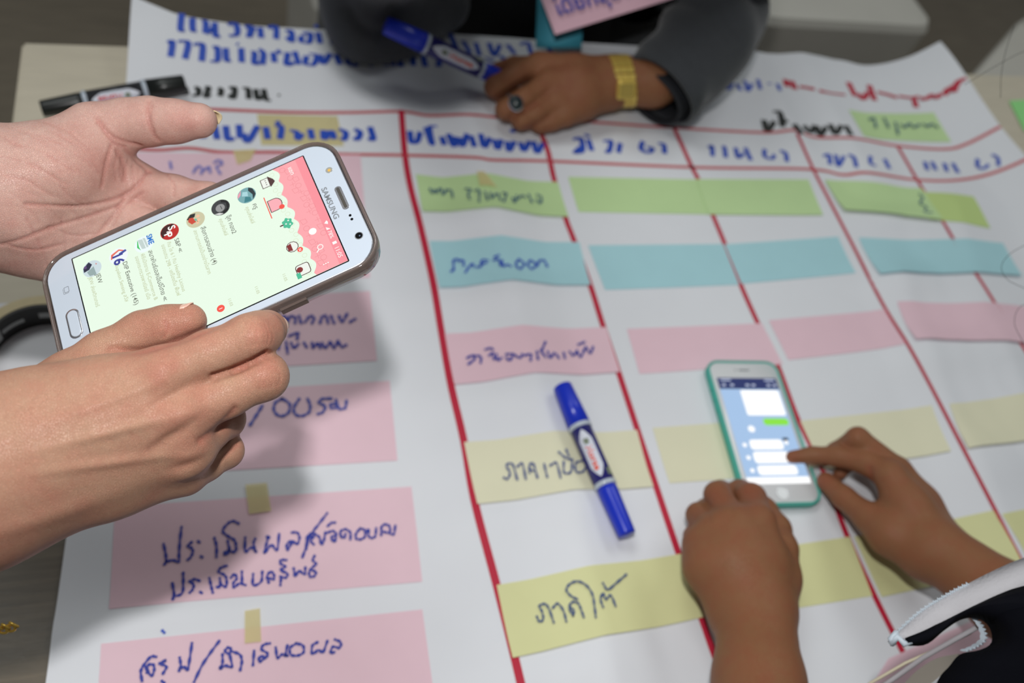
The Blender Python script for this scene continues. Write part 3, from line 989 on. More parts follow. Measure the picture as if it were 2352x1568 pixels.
def body(name, groups, res, m, parent, creases=(), bumps=(), tints=(), kg=0.0015, ct=0.5):
    V, Fc = sdf_mesh(groups, res, kg)
    for it in range(2):                               # light relax
        acc = np.zeros_like(V)
        cn = np.zeros(len(V))
        for i, j in ((0, 1), (1, 2), (2, 3), (3, 0)):
            np.add.at(acc, Fc[:, i], V[Fc[:, j]])
            np.add.at(acc, Fc[:, j], V[Fc[:, i]])
            np.add.at(cn, Fc[:, i], 1)
            np.add.at(cn, Fc[:, j], 1)
        V = V * 0.5 + 0.5 * acc / cn[:, None]
    N = vnormals(V, Fc)
    ray_ = V - CAM
    if (N * ray_).sum() > 0 and np.mean((N * (V - V.mean(0))).sum(1)) < 0:
        Fc = Fc[:, ::-1]
        N = -N
    X, Y, D = proj(V)
    view = -(N * (V - CAM)).sum(1) / np.linalg.norm(V - CAM, axis=1)
    fac = np.clip(view * 2.2, 0, 1)
    disp = np.zeros(len(V))
    ctint = np.zeros(len(V))
    for pts, w, dep in creases:
        pts = [tuple(p) for p in crom(pts, 5)]
        near_ = (X > min(p[0] for p in pts) - 4 * w) & (X < max(p[0] for p in pts) + 4 * w) & (Y > min(p[1] for p in pts) - 4 * w) & (Y < max(p[1] for p in pts) + 4 * w)
        I = np.nonzero(near_)[0]
        if len(I):
            d = px_seg(X[I], Y[I], pts)
            e_ = np.exp(-(d / w) ** 2) * fac[I]
            disp[I] -= dep * e_
            ctint[I] += ct * min(1.0, dep / .0008) * e_
    for (cx, cy, rx, ry, ang, h) in bumps:
        ca, sa = math.cos(math.radians(ang)), math.sin(math.radians(ang))
        u = ((X - cx) * ca + (Y - cy) * sa) / rx
        v = (-(X - cx) * sa + (Y - cy) * ca) / ry
        disp += h * np.exp(-(u * u + v * v)) * fac
    V = V + N * disp[:, None]
    tint = ctint
    for (cx, cy, r, a) in tints:
        tint += a * np.exp(-((X - cx) ** 2 + (Y - cy) ** 2) / r ** 2)
    me = bpy.data.meshes.new(name)
    nf = len(Fc)
    me.vertices.add(len(V))
    me.vertices.foreach_set('co', V.astype(np.float32).ravel())
    me.loops.add(nf * 4)
    me.loops.foreach_set('vertex_index', Fc.astype(np.int32).ravel())
    me.polygons.add(nf)
    me.polygons.foreach_set('loop_start', np.arange(0, nf * 4, 4, dtype=np.int32))
    me.update(calc_edges=True)
    me.validate()
    at = me.attributes.new('tint', 'FLOAT', 'POINT')
    at.data.foreach_set('value', np.clip(tint, -1, 1).astype(np.float32))
    o = link(name, me, m, None, True)
    o.parent = parent
    o.matrix_parent_inverse = parent.matrix_world.inverted()
    return o


# ------------------------------------------------------------------ held phone
R1 = RW.T @ np.array([[0.90172803, -0.41227776, -0.13005236],
                      [-0.42600248, -0.79624435, -0.4295542],
                      [0.07354219, 0.44274369, -0.8936272]])
T1 = CAM + RW.T @ np.array([-0.14476, -0.03866, 0.41297])


def PD(px, py, off):
    """point on the ray where it meets the phone's front plane moved off metres towards the viewer"""
    r = ray(px, py)
    n = R1[:, 2]
    t = ((T1 + n * off - CAM) @ n) / (r @ n)
    return CAM + r * t


def uv1(px, py):
    p = PD(px, py, 0) - T1
    return (-(p @ R1[:, 1]), p @ R1[:, 0])       # u right, v up in reading orientation


def K(crop):
    return lambda x, y: uv1(150 + x / 3.222, 330 + y / 3.222)


def mw_of(R, T):
    m4 = Matrix.Identity(4)
    for i in range(3):
        for j in range(3):
            m4[i][j] = R[i, j]
        m4[i][3] = T[i]
    return m4


# reading frame: x right, y up, z to the viewer
RP = np.stack([-R1[:, 1], R1[:, 0], R1[:, 2]], 1)
phone = empty('smartphone', mw=mw_of(RP, T1))
tag(phone, 'white smartphone in a clear brown case showing a pink chat list, held in two hands', 'phone')


def rrect(w, h, r, n=8, cx=0, cy=0):
    out = []
    for sx, sy, a0 in ((1, 1, 0), (-1, 1, 90), (-1, -1, 180), (1, -1, 270)):
        for i in range(n + 1):
            a = math.radians(a0 + 90 * i / n)
            out.append((cx + sx * (w / 2 - r) + r * math.cos(a), cy + sy * (h / 2 - r) + r * math.sin(a)))
    return out


def loft(g, loops, capa=True, capb=True):
    G = [[(x, y, z) for x, y in lp] for lp, z in loops]
    b = len(g.v)
    n = len(G[0])
    g.grid(G, True)
    if capa:
        g.f.append(tuple(b + k for k in range(n))[::-1])
    if capb:
        g.f.append(tuple(b + (len(G) - 1) * n + k for k in range(n)))


MMU = 0.001
W, H = 78.7 * MMU, 152.2 * MMU
M_white = mat('white_gloss', (190, 200, 212), 0.12, coat=0.3)
M_silver = mat('silver_trim', (200, 200, 205), 0.2, metal=0.9)
M_case = mat('clear_brown_case', (108, 94, 88), 0.08, alpha=0.76, coat=0.6)
M_blk = mat('black_gloss', (10, 10, 12), 0.1)
M_gry = mat('grey_mark', (120, 125, 130), 0.4)
g = Geo()
loft(g, [(rrect(W - 0.0015, H - 0.0015, 0.0125), -0.0004), (rrect(W - 0.0022, H - 0.0022, 0.0122), 0.0)], True, True)
g.local('front_panel', M_white, phone)
g = Geo()
loft(g, [(rrect(W - 0.004, H - 0.004, 0.0115), -0.0078), (rrect(W - 0.001, H - 0.001, 0.013), -0.0066), (rrect(W, H, 0.0135), -0.004), (rrect(W - 0.0004, H - 0.0004, 0.0132), -0.0010), (rrect(W - 0.0014, H - 0.0014, 0.0126), -0.0002)])
g.local('frame', M_silver, phone, True)
g = Geo()
Wc, Hc = W + 0.0032, H + 0.0032
loft(g, [(rrect(W - 0.0002, H - 0.0002, 0.0132), -0.0004), (rrect(W + 0.0003, H + 0.0003, 0.0134), 0.0006), (rrect(Wc - 0.0010, Hc - 0.0010, 0.0145), 0.0009), (rrect(Wc, Hc, 0.015), 0.0002), (rrect(Wc + 0.0003, Hc + 0.0003, 0.015), -0.004),
         (rrect(Wc - 0.0010, Hc - 0.0010, 0.0145), -0.0080), (rrect(Wc - 0.005, Hc - 0.005, 0.0135), -0.0094)], False, True)
g.local('case', M_case, phone, True)
g = Geo()                                                # thumb-press bump on the case and the button
for yy, ll in ((0.030, 0.013),):
    g.box((Wc / 2 + 0.0006, yy, -0.0042), (0.0008, ll / 2, 0.0017))
g.local('power_button', M_case, phone)


def flat(name, poly, z, m, parent=phone):
    g = Geo()
    g.add([(x, y, z) for x, y in poly], [tuple(range(len(poly)))])
    return g


# emissive screen
SW, SH = 0.0685, 0.1218


def em(name, rgb, s=1.0):
    return mat(name, rgb, 0.35, emit=s, spec=0.0)


g = Geo()
loft(g, [(rrect(SW + 0.0012, SH + 0.0012, 0.0006, 2), 0.00003), (rrect(SW + 0.0012, SH + 0.0012, 0.0006, 2), 0.00006)])
g.local('screen_border', M_blk, phone)
screen = None
g = Geo()
loft(g, [(rrect(SW, SH, 0.0002, 1), 0.00006), (rrect(SW, SH, 0.0002, 1), 0.0001)])
screen = g.local('screen', em('screen_mint', (233, 250, 231)), phone)
ZL = [0.00012]


def zz(i):
    return 0.0001 + i * 0.00003


def sub(g, name, m):
    return g.local(name, m, screen)


def circ(cx, cy, r, n=24, a0=0, a1=360):
    return [(cx + r * math.cos(math.radians(a0 + (a1 - a0) * i / n)), cy + r * math.sin(math.radians(a0 + (a1 - a0) * i / n))) for i in range(n + (0 if a1 - a0 >= 360 else 1))]


def poly(g, pts, z):
    g.add([(x, y, z) for x, y in pts], [tuple(range(len(pts)))])


def line(g, pts, w, z, closed=False):
    P = [np.array(p) for p in pts]
    if closed:
        P.append(P[0])
    for a, b in zip(P[:-1], P[1:]):
        t = (b - a) / (np.linalg.norm(b - a) + 1e-12)
        n = np.array([-t[1], t[0]]) * w / 2
        g.add([(*(a + n - t * w * .3), z), (*(b + n + t * w * .3), z), (*(b - n + t * w * .3), z), (*(a - n - t * w * .3), z)], [(0, 1, 2, 3)])


def ltext(g, body, x, y, h, z, bold=0.0, sx=1.0, ang=0):
    V, Fc = text_mesh(body, bold)
    if len(V) == 0:
        return 0
    s = h / 0.72
    c_, s_ = math.cos(math.radians(ang)), math.sin(math.radians(ang))
    g.add([(x + (v[0] * s * sx) * c_ - v[1] * s * s_, y + (v[0] * s * sx) * s_ + v[1] * s * c_, z) for v in V], Fc)
    return (V[:, 0].max() if len(V) else 0) * s * sx


k = K(0)
sx0, sx1, sy1, sy0 = -SW / 2, SW / 2, SH / 2, -SH / 2
# pale scalloped border under the pink header
ya = k(1545, 190)[1]
yb = k(1850, 985)[1]
yz = (ya + yb) / 2
pts = [(sx0, sy1), (sx0, yz)]
n = 78
for i in range(n + 1):
    x = sx0 + SW * i / n
    pts.append((x, yz - 0.0003 + 0.0019 * abs(math.sin(i * .33)) + 0.0007 * math.sin(i * .21)))
pts += [(sx1, yz), (sx1, sy1)]
g = Geo()
pp = pts[2:-2]
for a, b in zip(pp[:-1], pp[1:]):
    g.add([(a[0], a[1], zz(2)), (b[0], b[1], zz(2)), (b[0], sy1, zz(2)), (a[0], sy1, zz(2))], [(0, 1, 2, 3)])
sub(g, 'header', em('screen_pink', (252, 168, 174)))
g = Geo()
poly(g, [(sx0, sy1 - 0.0042), (sx1, sy1 - 0.0042), (sx1, sy1), (sx0, sy1)], zz(3))
sub(g, 'status_bar', em('screen_rose', (250, 148, 158)))
# faint motif outlines in the header and border
g = Geo()
random.seed(11)
for i in range(30):
    x = sx0 + 0.003 + (SW - 0.006) * ((i * 7) % 30) / 29
    y = yz + 0.0042 + 0.0066 * ((i * 5) % 4) / 3
    r = 0.0015
    if i % 3 == 0:
        line(g, circ(x, y, r, 8), 0.00018, zz(4), True)
    elif i % 3 == 1:
        line(g, [(x - r, y - r), (x + r, y - r * .6), (x + r * .8, y + r), (x - r * .8, y + r * .8)], 0.00018, zz(4), True)
    else:
        line(g, [(x - r, y), (x + r, y)], 0.00018, zz(4))
        line(g, [(x, y - r), (x, y + r)], 0.00018, zz(4))
sub(g, 'header_motif', em('screen_motif_rose', (236, 140, 146)))['kind'] = 'stuff'
g = Geo()
for i in range(20):
    x = sx0 + 0.003 + (SW - 0.006) * i / 19
    y = yz - 0.0014 - 0.0012 * (i % 2)
    line(g, circ(x, y, 0.0012, 8), 0.00016, zz(4), True)
sub(g, 'border_motif', em('screen_motif_beige', (214, 224, 190)))['kind'] = 'stuff'
# avatars
AV = [(1343, 383), (1150, 473), (965, 563), (773, 652), (582, 745), (395, 832), (200, 925)]
AV = [k(*a) for a in AV]
AR = 0.0047
spec_av = [(120, 170, 175), (60, 62, 64), (205, 200, 165), (190, 35, 30), (238, 250, 250), (240, 248, 250), (205, 220, 225)]
for i, ((x, y), cl) in enumerate(zip(AV, spec_av)):
    g = Geo()
    poly(g, circ(x, y, AR, 32), zz(2))
    av = g.local('avatar', em('avatar_%d' % i, cl), screen)


def det(i, shapes):
    for cl, pl in shapes:
        key = 'av_%d_%d_%d' % cl
        m = bpy.data.materials.get(key) or em(key, cl)
        g = Geo()
        x, y = AV[i]
        for p in pl:
            g = Geo()
            q = []
            for a, b in p:
                r = math.hypot(a, b)
                if r > 0.98:
                    a, b = a / r * 0.98, b / r * 0.98
                q.append((x + a * AR, y + b * AR))
            poly(g, q, zz(3) + 0.00001 * shapes.index((cl, pl)))
            sub(g, 'avatar_picture', m)


det(0, [((40, 52, 56), [[(-1, .5), (-.6, .9), (.3, 1), (.9, .5), (.2, .6), (-.5, .3)]]), ((236, 160, 176), [[(-.9, -.4), (-.5, -1), (0, -1), (-.3, -.6)]]), ((60, 128, 136), [[(.1, -.2), (.8, -.5), (.9, .3), (.4, .3)]]), ((170, 214, 220), [[(-.6, -.3), (-.1, -.5), (.2, .1), (-.4, .2)]])])
det(1, [((20, 20, 22), [[(-1, .3), (-.6, .9), (0, 1), (.8, .7), (1, 0), (.6, .1), (.4, .6), (-.3, .7), (-.6, .2)]]), ((150, 150, 150), [circ(0.05, -0.05, .5, 14)]), ((214, 214, 212), [[(.6, -.9), (1, -.4), (.9, .1), (.6, -.3)]]), ((70, 70, 70), [[(-.2, 0), (.3, .05), (.3, .12), (-.2, .08)]])])
det(2, [((40, 40, 38), [[(-1, -.4), (-.8, .2), (-.4, 0), (-.2, -.6), (-.5, -1)], [(.1, .1), (.35, .1), (.35, .35), (.1, .35)]]), ((206, 74, 54), [[(-.4, -.2), (.3, 0), (.4, -.5), (-.1, -.8), (-.5, -.6)]]), ((242, 196, 160), [circ(-.3, .35, .2, 10), circ(.2, .3, .18, 10), circ(.5, .1, .16, 10)]), ((90, 190, 168), [[(-.1, -.1), (.15, -.1), (.15, .1), (-.1, .1)]])])
det(3, [((62, 22, 20), [[(-1, .45), (-.85, .9), (-1, 0), (-.9, -.6), (-.3, -1), (.5, -.95), (.1, -.3)]])])
det(4, [((196, 212, 208), [[(-.8, -.5), (.5, -.3), (.6, .1), (-.7, 0)], [(-.8, .05), (.55, .2), (.55, .4), (-.7, .3)]]), ((60, 196, 96), [[(-.9, -.6), (.1, -.75), (.6, -.45), (.1, -.55), (-.6, -.5)]])])
det(5, [((232, 110, 90), [[(-.8, .2), (-.3, .9), (-.15, .85), (-.6, .2), (-.3, -.5), (.1, -.7), (.1, -.85), (-.5, -.7)]]), ((60, 80, 160), [[(-.5, .9), (-.25, 1), (.05, .1), (-.3, .1)]])])
det(6, [((40, 40, 66), [[(-1, -.2), (-.5, .1), (0, -.3), (.1, -.9), (-.5, -1)]]), ((150, 170, 170), [[(-.2, .2), (.9, .3), (.8, -.4), (.2, -.6)]]), ((214, 70, 56), [[(-.5, .5), (-.3, .6), (-.3, .45)]]), ((98, 72, 120), [[(-.7, -.5), (-.3, -.5), (-.3, -.8), (-.6, -.8)]])])
g = Geo()
x, y = AV[3]
ltext(g, 'S', x - AR * .62, y - AR * .05, AR * .8, zz(6), 0.02)
ltext(g, '&', x - AR * .15, y - AR * .3, AR * .45, zz(6), 0.02)
ltext(g, 'P', x + AR * .05, y - AR * .62, AR * .85, zz(6), 0.02)
sub(g, 'logo_letters', em('screen_white', (252, 255, 250)))['kind'] = 'stuff'
g = Geo()
x, y = AV[4]
ltext(g, 'SME', x - AR * .9, y + AR * .5, AR * .6, zz(6), 0.03, 0.9)
sub(g, 'logo_letters', em('screen_logo_blue', (40, 120, 205)))['kind'] = 'stuff'
g = Geo()
x, y = AV[5]
ltext(g, '16', x - AR * .45, y - AR * .6, AR * 1.1, zz(6), 0.03)
sub(g, 'logo_letters', em('screen_logo_navy', (56, 62, 150)))['kind'] = 'stuff'
# chat names and lines


def stext(name, m, body, x, y, h, z, bold=0.0, sx=1.0):
    g = Geo()
    ltext(g, body, x, y, h, z, bold, sx)
    if g.v:
        sub(g, name, m)['kind'] = 'stuff'


def spoly(name, m, pts, z):
    g = Geo()
    poly(g, pts, z)
    sub(g, name, m)


rowv = [a[1] for a in AV]
names = ['ครู', 'จุ๊ก กอง2', 'สื่อการสอนช่าง (4)', 'S&P ≪', 'สมาพันธ์เอสเอ็มอีไทย ≪', 'DIP Executive (145)', 'JEW']
tx = sx0 + 0.0148
m_g, m_t, m_r, m_w = em('screen_grey', (104, 108, 96)), em('screen_tan', (190, 198, 156)), em('screen_red', (246, 84, 72)), bpy.data.materials['screen_white']
for v, s_ in zip(rowv, names):
    stext('chat_name', m_g, s_, tx, v + 0.0010, 0.0023, zz(3), 0.006, 1.03)
subs = [['คุณส่งไฟล์'], ['คุณส่งไฟล์'], ['สถานการณ์เป็นอย่างไรสาก'], ['กิน โซ 6 ? กิน Healthy Licious', 'ของแถม 298 - เครื่องดื่ม ฟื้นฟ'],
        ['พิธีเปิดงาน E-Commerce B', 'ของกระทรวงพาณิชย์ เมื่อ'], ['Supakon Sensing สวัส'], ['JEW ส่งสติกเกอร์']]
for v, ls in zip(rowv, subs):
    for q, s_ in enumerate(ls):
        stext('chat_line', m_t, s_, tx, v - 0.0028 - 0.0030 * q, 0.0019, zz(3), 0.002, 1.0)
for i, t in ((0, '11:05'), (1, '11:05'), (2, '11:03'), (3, '11:00')):
    stext('chat_time', m_t, t, sx1 - 0.0085, rowv[i] + 0.0022, 0.0015, zz(3))
for i in (2, 3):
    spoly('unread_badge', m_r, circ(sx1 - 0.0052, rowv[i] - 0.0022, 0.0019, 20), zz(3))
for c_ in ((1605, 468), (1740, 785)):
    x, y = k(*c_)
    spoly('tab_badge', m_r, circ(x, y, 0.0014, 14), zz(9))
a, b = k(1470, 400), k(1530, 555)
yy = (a[1] + b[1]) / 2
spoly('tab_underline', m_r, [(a[0], yy - .00025), (b[0], yy - .00025), (b[0], yy + .00025), (a[0], yy + .00025)], zz(3))
stext('badge_number', m_w, '1', sx1 - 0.0057, rowv[2] - 0.0030, 0.0017, zz(5), 0.02)
x, y = k(1740, 785)
stext('badge_letter', m_w, 'N', x - 0.0006, y - 0.0007, 0.0013, zz(10), 0.02)
stext('header_title', m_w, 'แชท', sx0 + 0.0030, sy1 - 0.0090, 0.0022, zz(5), 0.01)
stext('battery_level', m_w, '78%', sx1 - 0.0200, sy1 - 0.0034, 0.0020, zz(5))
stext('clock', m_w, '11:05', sx1 - 0.0100, sy1 - 0.0034, 0.0022, zz(5))
spoly('battery_icon', m_w, [(sx1 - 0.0131, sy1 - 0.0034), (sx1 - 0.0116, sy1 - 0.0034), (sx1 - 0.0116, sy1 - 0.0014), (sx1 - 0.0131, sy1 - 0.0014)], zz(5))
spoly('signal_icon', m_w, [(sx1 - 0.0226, sy1 - 0.0034), (sx1 - 0.0208, sy1 - 0.0034), (sx1 - 0.0208, sy1 - 0.0015)], zz(5))
spoly('wifi_icon', m_w, [(sx1 - 0.0250, sy1 - 0.0033), (sx1 - 0.0262, sy1 - 0.0018), (sx1 - 0.0250, sy1 - 0.0014), (sx1 - 0.0238, sy1 - 0.0018)], zz(5))
x, y = k(1888, 765)
g = Geo()
line(g, circ(x, y, 0.0013, 14), 0.0004, zz(5), True)
line(g, [(x + 0.0009, y - 0.0009), (x + 0.0021, y - 0.0023)], 0.0005, zz(5))
sub(g, 'search_icon', m_w)
x, y = k(1930, 888)
for q in (-1, 0, 1):
    spoly('menu_dot', m_w, circ(x, y + q * 0.0011, 0.00035, 8), zz(5))
x, y = k(1832, 650)
spoly('header_bubble', m_w, circ(x, y, 0.0019, 16), zz(5))
# tab icons
IC = [k(1490, 290), k(1560, 450), k(1635, 595), k(1682, 765), k(1762, 930)]
m_iw, m_id, m_ip = em('screen_icon_white', (240, 244, 236)), em('screen_icon_dark', (82, 52, 52)), em('screen_icon_pink', (250, 176, 184))
m_ig, m_im = em('screen_icon_green', (74, 190, 150)), em('screen_icon_maroon', (132, 38, 40))


def sline(name, m, pts, w, z, closed=False):
    g = Geo()
    line(g, pts, w, z, closed)
    sub(g, name, m)


ZI = 1.3
x, y = IC[0]
q = [(x - ZI * .002, y - ZI * .002), (x + ZI * .0022, y - ZI * .002), (x + ZI * .0022, y + ZI * .001), (x - ZI * .002, y + ZI * .001)]
spoly('house_icon', m_iw, q, zz(6))
sline('house_outline', m_id, q, ZI * .00028, zz(7), True)
spoly('house_roof', m_id, [(x - ZI * .0027, y + ZI * .001), (x + ZI * .0029, y + ZI * .001), (x + ZI * .001, y + ZI * .0032), (x - ZI * .0004, y + ZI * .0028)], zz(7))
for q in (-1, 0, 1):
    spoly('house_window', m_id, circ(x + q * ZI * .001, y - ZI * .0002, ZI * .00025, 6), zz(8))
x, y = IC[1]
arch = [(x - ZI * .0028, y - ZI * .0026)] + [(x + ZI * .0028 * math.cos(a), y + ZI * .0024 * math.sin(a)) for a in np.linspace(math.pi, 0, 10)] + [(x + ZI * .0028, y - ZI * .0026)]
spoly('arch_icon', m_ip, arch, zz(6))
sline('arch_outline', m_id, arch, ZI * .0003, zz(8), True)
x, y = IC[2]
spoly('tree_crown', m_ig, [(x + (ZI * .0023 + ZI * .0003 * math.cos(6 * a)) * math.cos(a), y + ZI * .0006 + (ZI * .0019 + ZI * .0003 * math.cos(6 * a)) * math.sin(a)) for a in np.linspace(0, 2 * math.pi, 30)[:-1]], zz(6))
spoly('tree_trunk', m_id, [(x - ZI * .0003, y - ZI * .0024), (x + ZI * .0003, y - ZI * .0024), (x + ZI * .0003, y - ZI * .001), (x - ZI * .0003, y - ZI * .001)], zz(6))
for a, b in ((-ZI * .0010, ZI * .0012), (ZI * .0009, ZI * .0014), (ZI * .0001, ZI * .0000)):
    spoly('tree_dot', m_iw, circ(x + a, y + b, ZI * .00035, 8), zz(8))
x, y = IC[3]
spoly('cake_icon', m_iw, circ(x, y, ZI * .0022, 16), zz(6))
sline('cake_outline', m_id, circ(x, y, ZI * .0022, 12), ZI * .00028, zz(7), True)
spoly('cake_base', m_im, [(x - ZI * .0017, y - ZI * .0002), (x + ZI * .0017, y - ZI * .0002), (x + ZI * .0012, y - ZI * .0018), (x - ZI * .0012, y - ZI * .0018)], zz(8))
x, y = IC[4]
spoly('jar_icon', m_iw, rrect(ZI * .0046, ZI * .005, ZI * .001, 3, x, y), zz(6))
sline('jar_outline', m_id, rrect(ZI * .0046, ZI * .005, ZI * .001, 3, x, y), ZI * .0003, zz(7), True)
spoly('jar_content', m_im, circ(x - ZI * .0003, y - ZI * .0012, ZI * .0012, 10), zz(8))
spoly('jar_tag', m_ig, [(x + ZI * .0008, y - ZI * .003), (x + ZI * .0032, y - ZI * .003), (x + ZI * .0032, y - ZI * .0014), (x + ZI * .0008, y - ZI * .0014)], zz(9))

# bezel details (local coordinates from the photo's positions)
g = Geo()
a, b = k(1925, 330), k(2025, 545)
wl = ltext(Geo(), 'SAMSUNG', 0, 0, 0.0033, 0, 0.0, 1.0)
ltext(g, 'SAMSUNG', a[0] - 0.0008, (a[1] + b[1]) / 2 - 0.0022, 0.0028, 0.00008, 0.022, (b[0] - a[0] + 0.0022) / (wl * 0.0030 / 0.0033))
g.local('brand_lettering', M_gry, phone)
a, b = k(2012, 330), k(2080, 470)
cx, cy = (a[0] + b[0]) / 2, (a[1] + b[1]) / 2
g = Geo()
loft(g, [(rrect(abs(b[0] - a[0]) + 0.0022, 0.0034, 0.0016, 5, cx, cy), 0.00002), (rrect(abs(b[0] - a[0]) + 0.0020, 0.0032, 0.0015, 5, cx, cy), 0.00012)])
er = g.local('earpiece', M_silver, phone)
g = Geo()
loft(g, [(rrect(abs(b[0] - a[0]) + 0.0004, 0.0015, 0.0007, 5, cx, cy), 0.0001), (rrect(abs(b[0] - a[0]) + 0.0004, 0.0015, 0.0007, 5, cx, cy), 0.0002)])
g.local('earpiece_mesh', mat('dark_grille', (70, 66, 60), 0.5, bump=0.4, bscale=4000), er)
for (xx, yy_, r, m) in ((2108, 530, 0.0007, M_blk), (2121, 558, 0.0007, M_blk)):
    x, y = k(xx, yy_)
    g = Geo()
    loft(g, [(circ(x, y, r, 16), 0.00002), (circ(x, y, r, 16), 0.0001)])
    g.local('sensor', m, phone)
x, y = k(2173, 680)
g = Geo()
loft(g, [(circ(x, y, 0.0021, 24), 0.00002), (circ(x, y, 0.0020, 24), 0.0001)])
lc = g.local('camera_ring', M_gry, phone)
g = Geo()
loft(g, [(circ(x, y, 0.0017, 24), 0.0001), (circ(x, y, 0.0017, 24), 0.00016)])
g.local('lens', M_blk, lc)
g = Geo()  # paler off-centre disc, a highlight painted onto the lens
loft(g, [(circ(x + .0003, y + .0003, 0.0004, 12), 0.00016), (circ(x + .0003, y + .0003, 0.0004, 12), 0.0002)])
g.local('lens_glint', mat('painted_glint', (96, 110, 130), 0.1), lc)
x, y = k(1952, 195)
g = Geo()
loft(g, [(circ(x, y, 0.0018, 24), 0.00002), (circ(x, y, 0.0017, 24), 0.0001)])
lc = g.local('flash_lamp', mat('flash_reflector', (206, 206, 196), 0.2, metal=0.6), phone)
g = Geo()
loft(g, [(circ(x + .0002, y, 0.0008, 12), 0.0001), (circ(x + .0002, y, 0.0008, 12), 0.0002)])
g.local('flash_diode', mat('amber_diode', (214, 170, 84), 0.3), lc)
hx, hy = uv1(171, 743)
g = Geo()
loft(g, [(rrect(0.0168, 0.0066, 0.0032, 8, hx, hy), 0.00002), (rrect(0.0166, 0.0064, 0.0031, 8, hx, hy), 0.00022), (rrect(0.0150, 0.0050, 0.0025, 8, hx, hy), 0.00016)], True, False)
hb = g.local('home_button_rim', M_silver, phone, True)
g = Geo()
loft(g, [(rrect(0.0150, 0.0050, 0.0025, 8, hx, hy), 0.00005), (rrect(0.0148, 0.0048, 0.0024, 8, hx, hy), 0.0004), (rrect(0.0142, 0.0042, 0.0021, 8, hx, hy), 0.0005)])
g.local('home_button', M_white, hb)
x, y = uv1(153, 665)
g = Geo()
line(g, rrect(0.0030, 0.0022, 0.0002, 2, x, y), 0.00022, 0.00008, True)
line(g, [(x - 0.0010, y - 0.0017), (x + 0.0021, y - 0.0017), (x + 0.0021, y + 0.0008)], 0.00018, 0.00008)
g.local('recents_mark', M_gry, phone)

# ------------------------------------------------------------------ teal phone on the chart
a_ = -0.0871
RX = np.array([math.cos(a_), math.sin(a_), 0])
RY = np.array([-math.sin(a_), math.cos(a_), 0])
R2 = np.stack([RX, RY, np.array([0, 0, 1.0])], 1)
T2 = np.array([0.41886, 0.29667, 1.359 - 0.5983])
ph2 = empty('smartphone', mw=mw_of(R2, T2))
tag(ph2, 'white smartphone in a teal case lying flat on the chart, showing a blue chat', 'phone')
M_teal_case = mat('teal_rubber', (70, 178, 162), 0.45)
W2, H2 = 0.067, 0.138
g = Geo()
loft(g, [(rrect(W2 - .001, H2 - .001, .0095), -0.007), (rrect(W2, H2, 0.010), -0.0035), (rrect(W2 - .0006, H2 - .0006, .0098), -0.0006), (rrect(W2 - .0016, H2 - .0016, .0094), 0)])
g.local('front_panel', mat('white_glass', (222, 224, 226), .15), ph2, True)
g = Geo()
loft(g, [(rrect(W2 - .0002, H2 - .0002, .0098), -0.001), (rrect(W2 + .0006, H2 + .0006, .0102), .0006), (rrect(W2 + .0030, H2 + .0030, .0115), .0006), (rrect(W2 + .0042, H2 + .0042, .012), -.001),
         (rrect(W2 + .0042, H2 + .0042, .012), -.0070), (rrect(W2 + .002, H2 + .002, .011), -.0086)], False, True)
g.local('case', M_teal_case, ph2, True)
for xx, yy, ll in ((-W2 / 2 - 0.0022, 0.045, .0035), (-W2 / 2 - 0.0022, 0.034, .0035), (-W2 / 2 - 0.0022, 0.023, .0035), (W2 / 2 + 0.0022, 0.040, .0045)):
    g = Geo()
    g.box((xx, yy, -0.0035), (0.0007, ll, 0.0016))
    g.local('side_button', M_teal_case, ph2)
g = Geo()
poly(g, rrect(.0585, .104, .0004, 1), .00005)
scr2 = g.local('screen', em('screen_chat_blue', (166, 196, 232), 1.0), ph2)


def r2(g, x0, x1, y0, y1, z, r=.0015):
    poly(g, rrect(x1 - x0, y1 - y0, r, 4, (x0 + x1) / 2, (y0 + y1) / 2), z)


g = Geo()
r2(g, -.02925, .02925, .0405, .052, .0001, .0001)
g.local('title_bar', em('screen_navy', (44, 54, 104)), scr2)
m_b2 = em('screen_bright', (255, 255, 255), 1.1)
for q in ((-.010, .0275, .0135, .0392, .0001, .0015), (-.0165, .0150, -.0200, -.0105, .0001, .003), (-.0165, .0175, -.0330, -.0220, .0001, .003), (-.0165, .0205, -.0440, -.0350, .0001, .003)):
    g = Geo()
    r2(g, *q)
    g.local('message_bubble', m_b2, scr2)
g = Geo()
r2(g, -.02925, .02925, -.052, -.0458, .0001, .0001)
g.local('input_bar', m_b2, scr2)
for x, y, r in ((-.0105, .0000, .0032), (.0185, -.0135, .0020), (-.0215, -.0155, .0020), (-.0215, -.0275, .0020), (-.0215, -.0395, .0020)):
    g = Geo()
    poly(g, circ(x, y, r, 18), .0001)
    g.local('round_icon', m_b2, scr2)
g = Geo()
r2(g, .003, .0275, .0035, .0105, .0001, .003)
g.local('green_bubble', em('screen_lime', (140, 228, 70), 1.0), scr2)
m_l2, m_k2 = em('screen_pale_grey', (222, 226, 228)), em('screen_mark', (190, 200, 225))
for yy, xa, xb in ((.034, 0, .021), (.030, -.003, .023), (.026, -.001, .020), (.0215, -.004, .022), (.017, -.002, .014)):
    g = Geo()
    r2(g, xa, xb, yy, yy + .0012, .00014, .0004)
    g.local('message_line', m_l2, scr2)
for xa, xb, ya_, yb_ in ((-.026, -.0225, .0435, .0455), (-.018, -.0145, .0435, .0455), (-.003, .0005, .0435, .0455), (.003, .0065, .0435, .0455), (.018, .0215, .0435, .0455), (.024, .0275, .0435, .0455), (-.026, -.016, .049, .0505), (.017, .027, .049, .0505)):
    g = Geo()
    r2(g, xa, xb, ya_, yb_, .00015, .0004)
    g.local('title_mark', m_k2, scr2)
g = Geo()
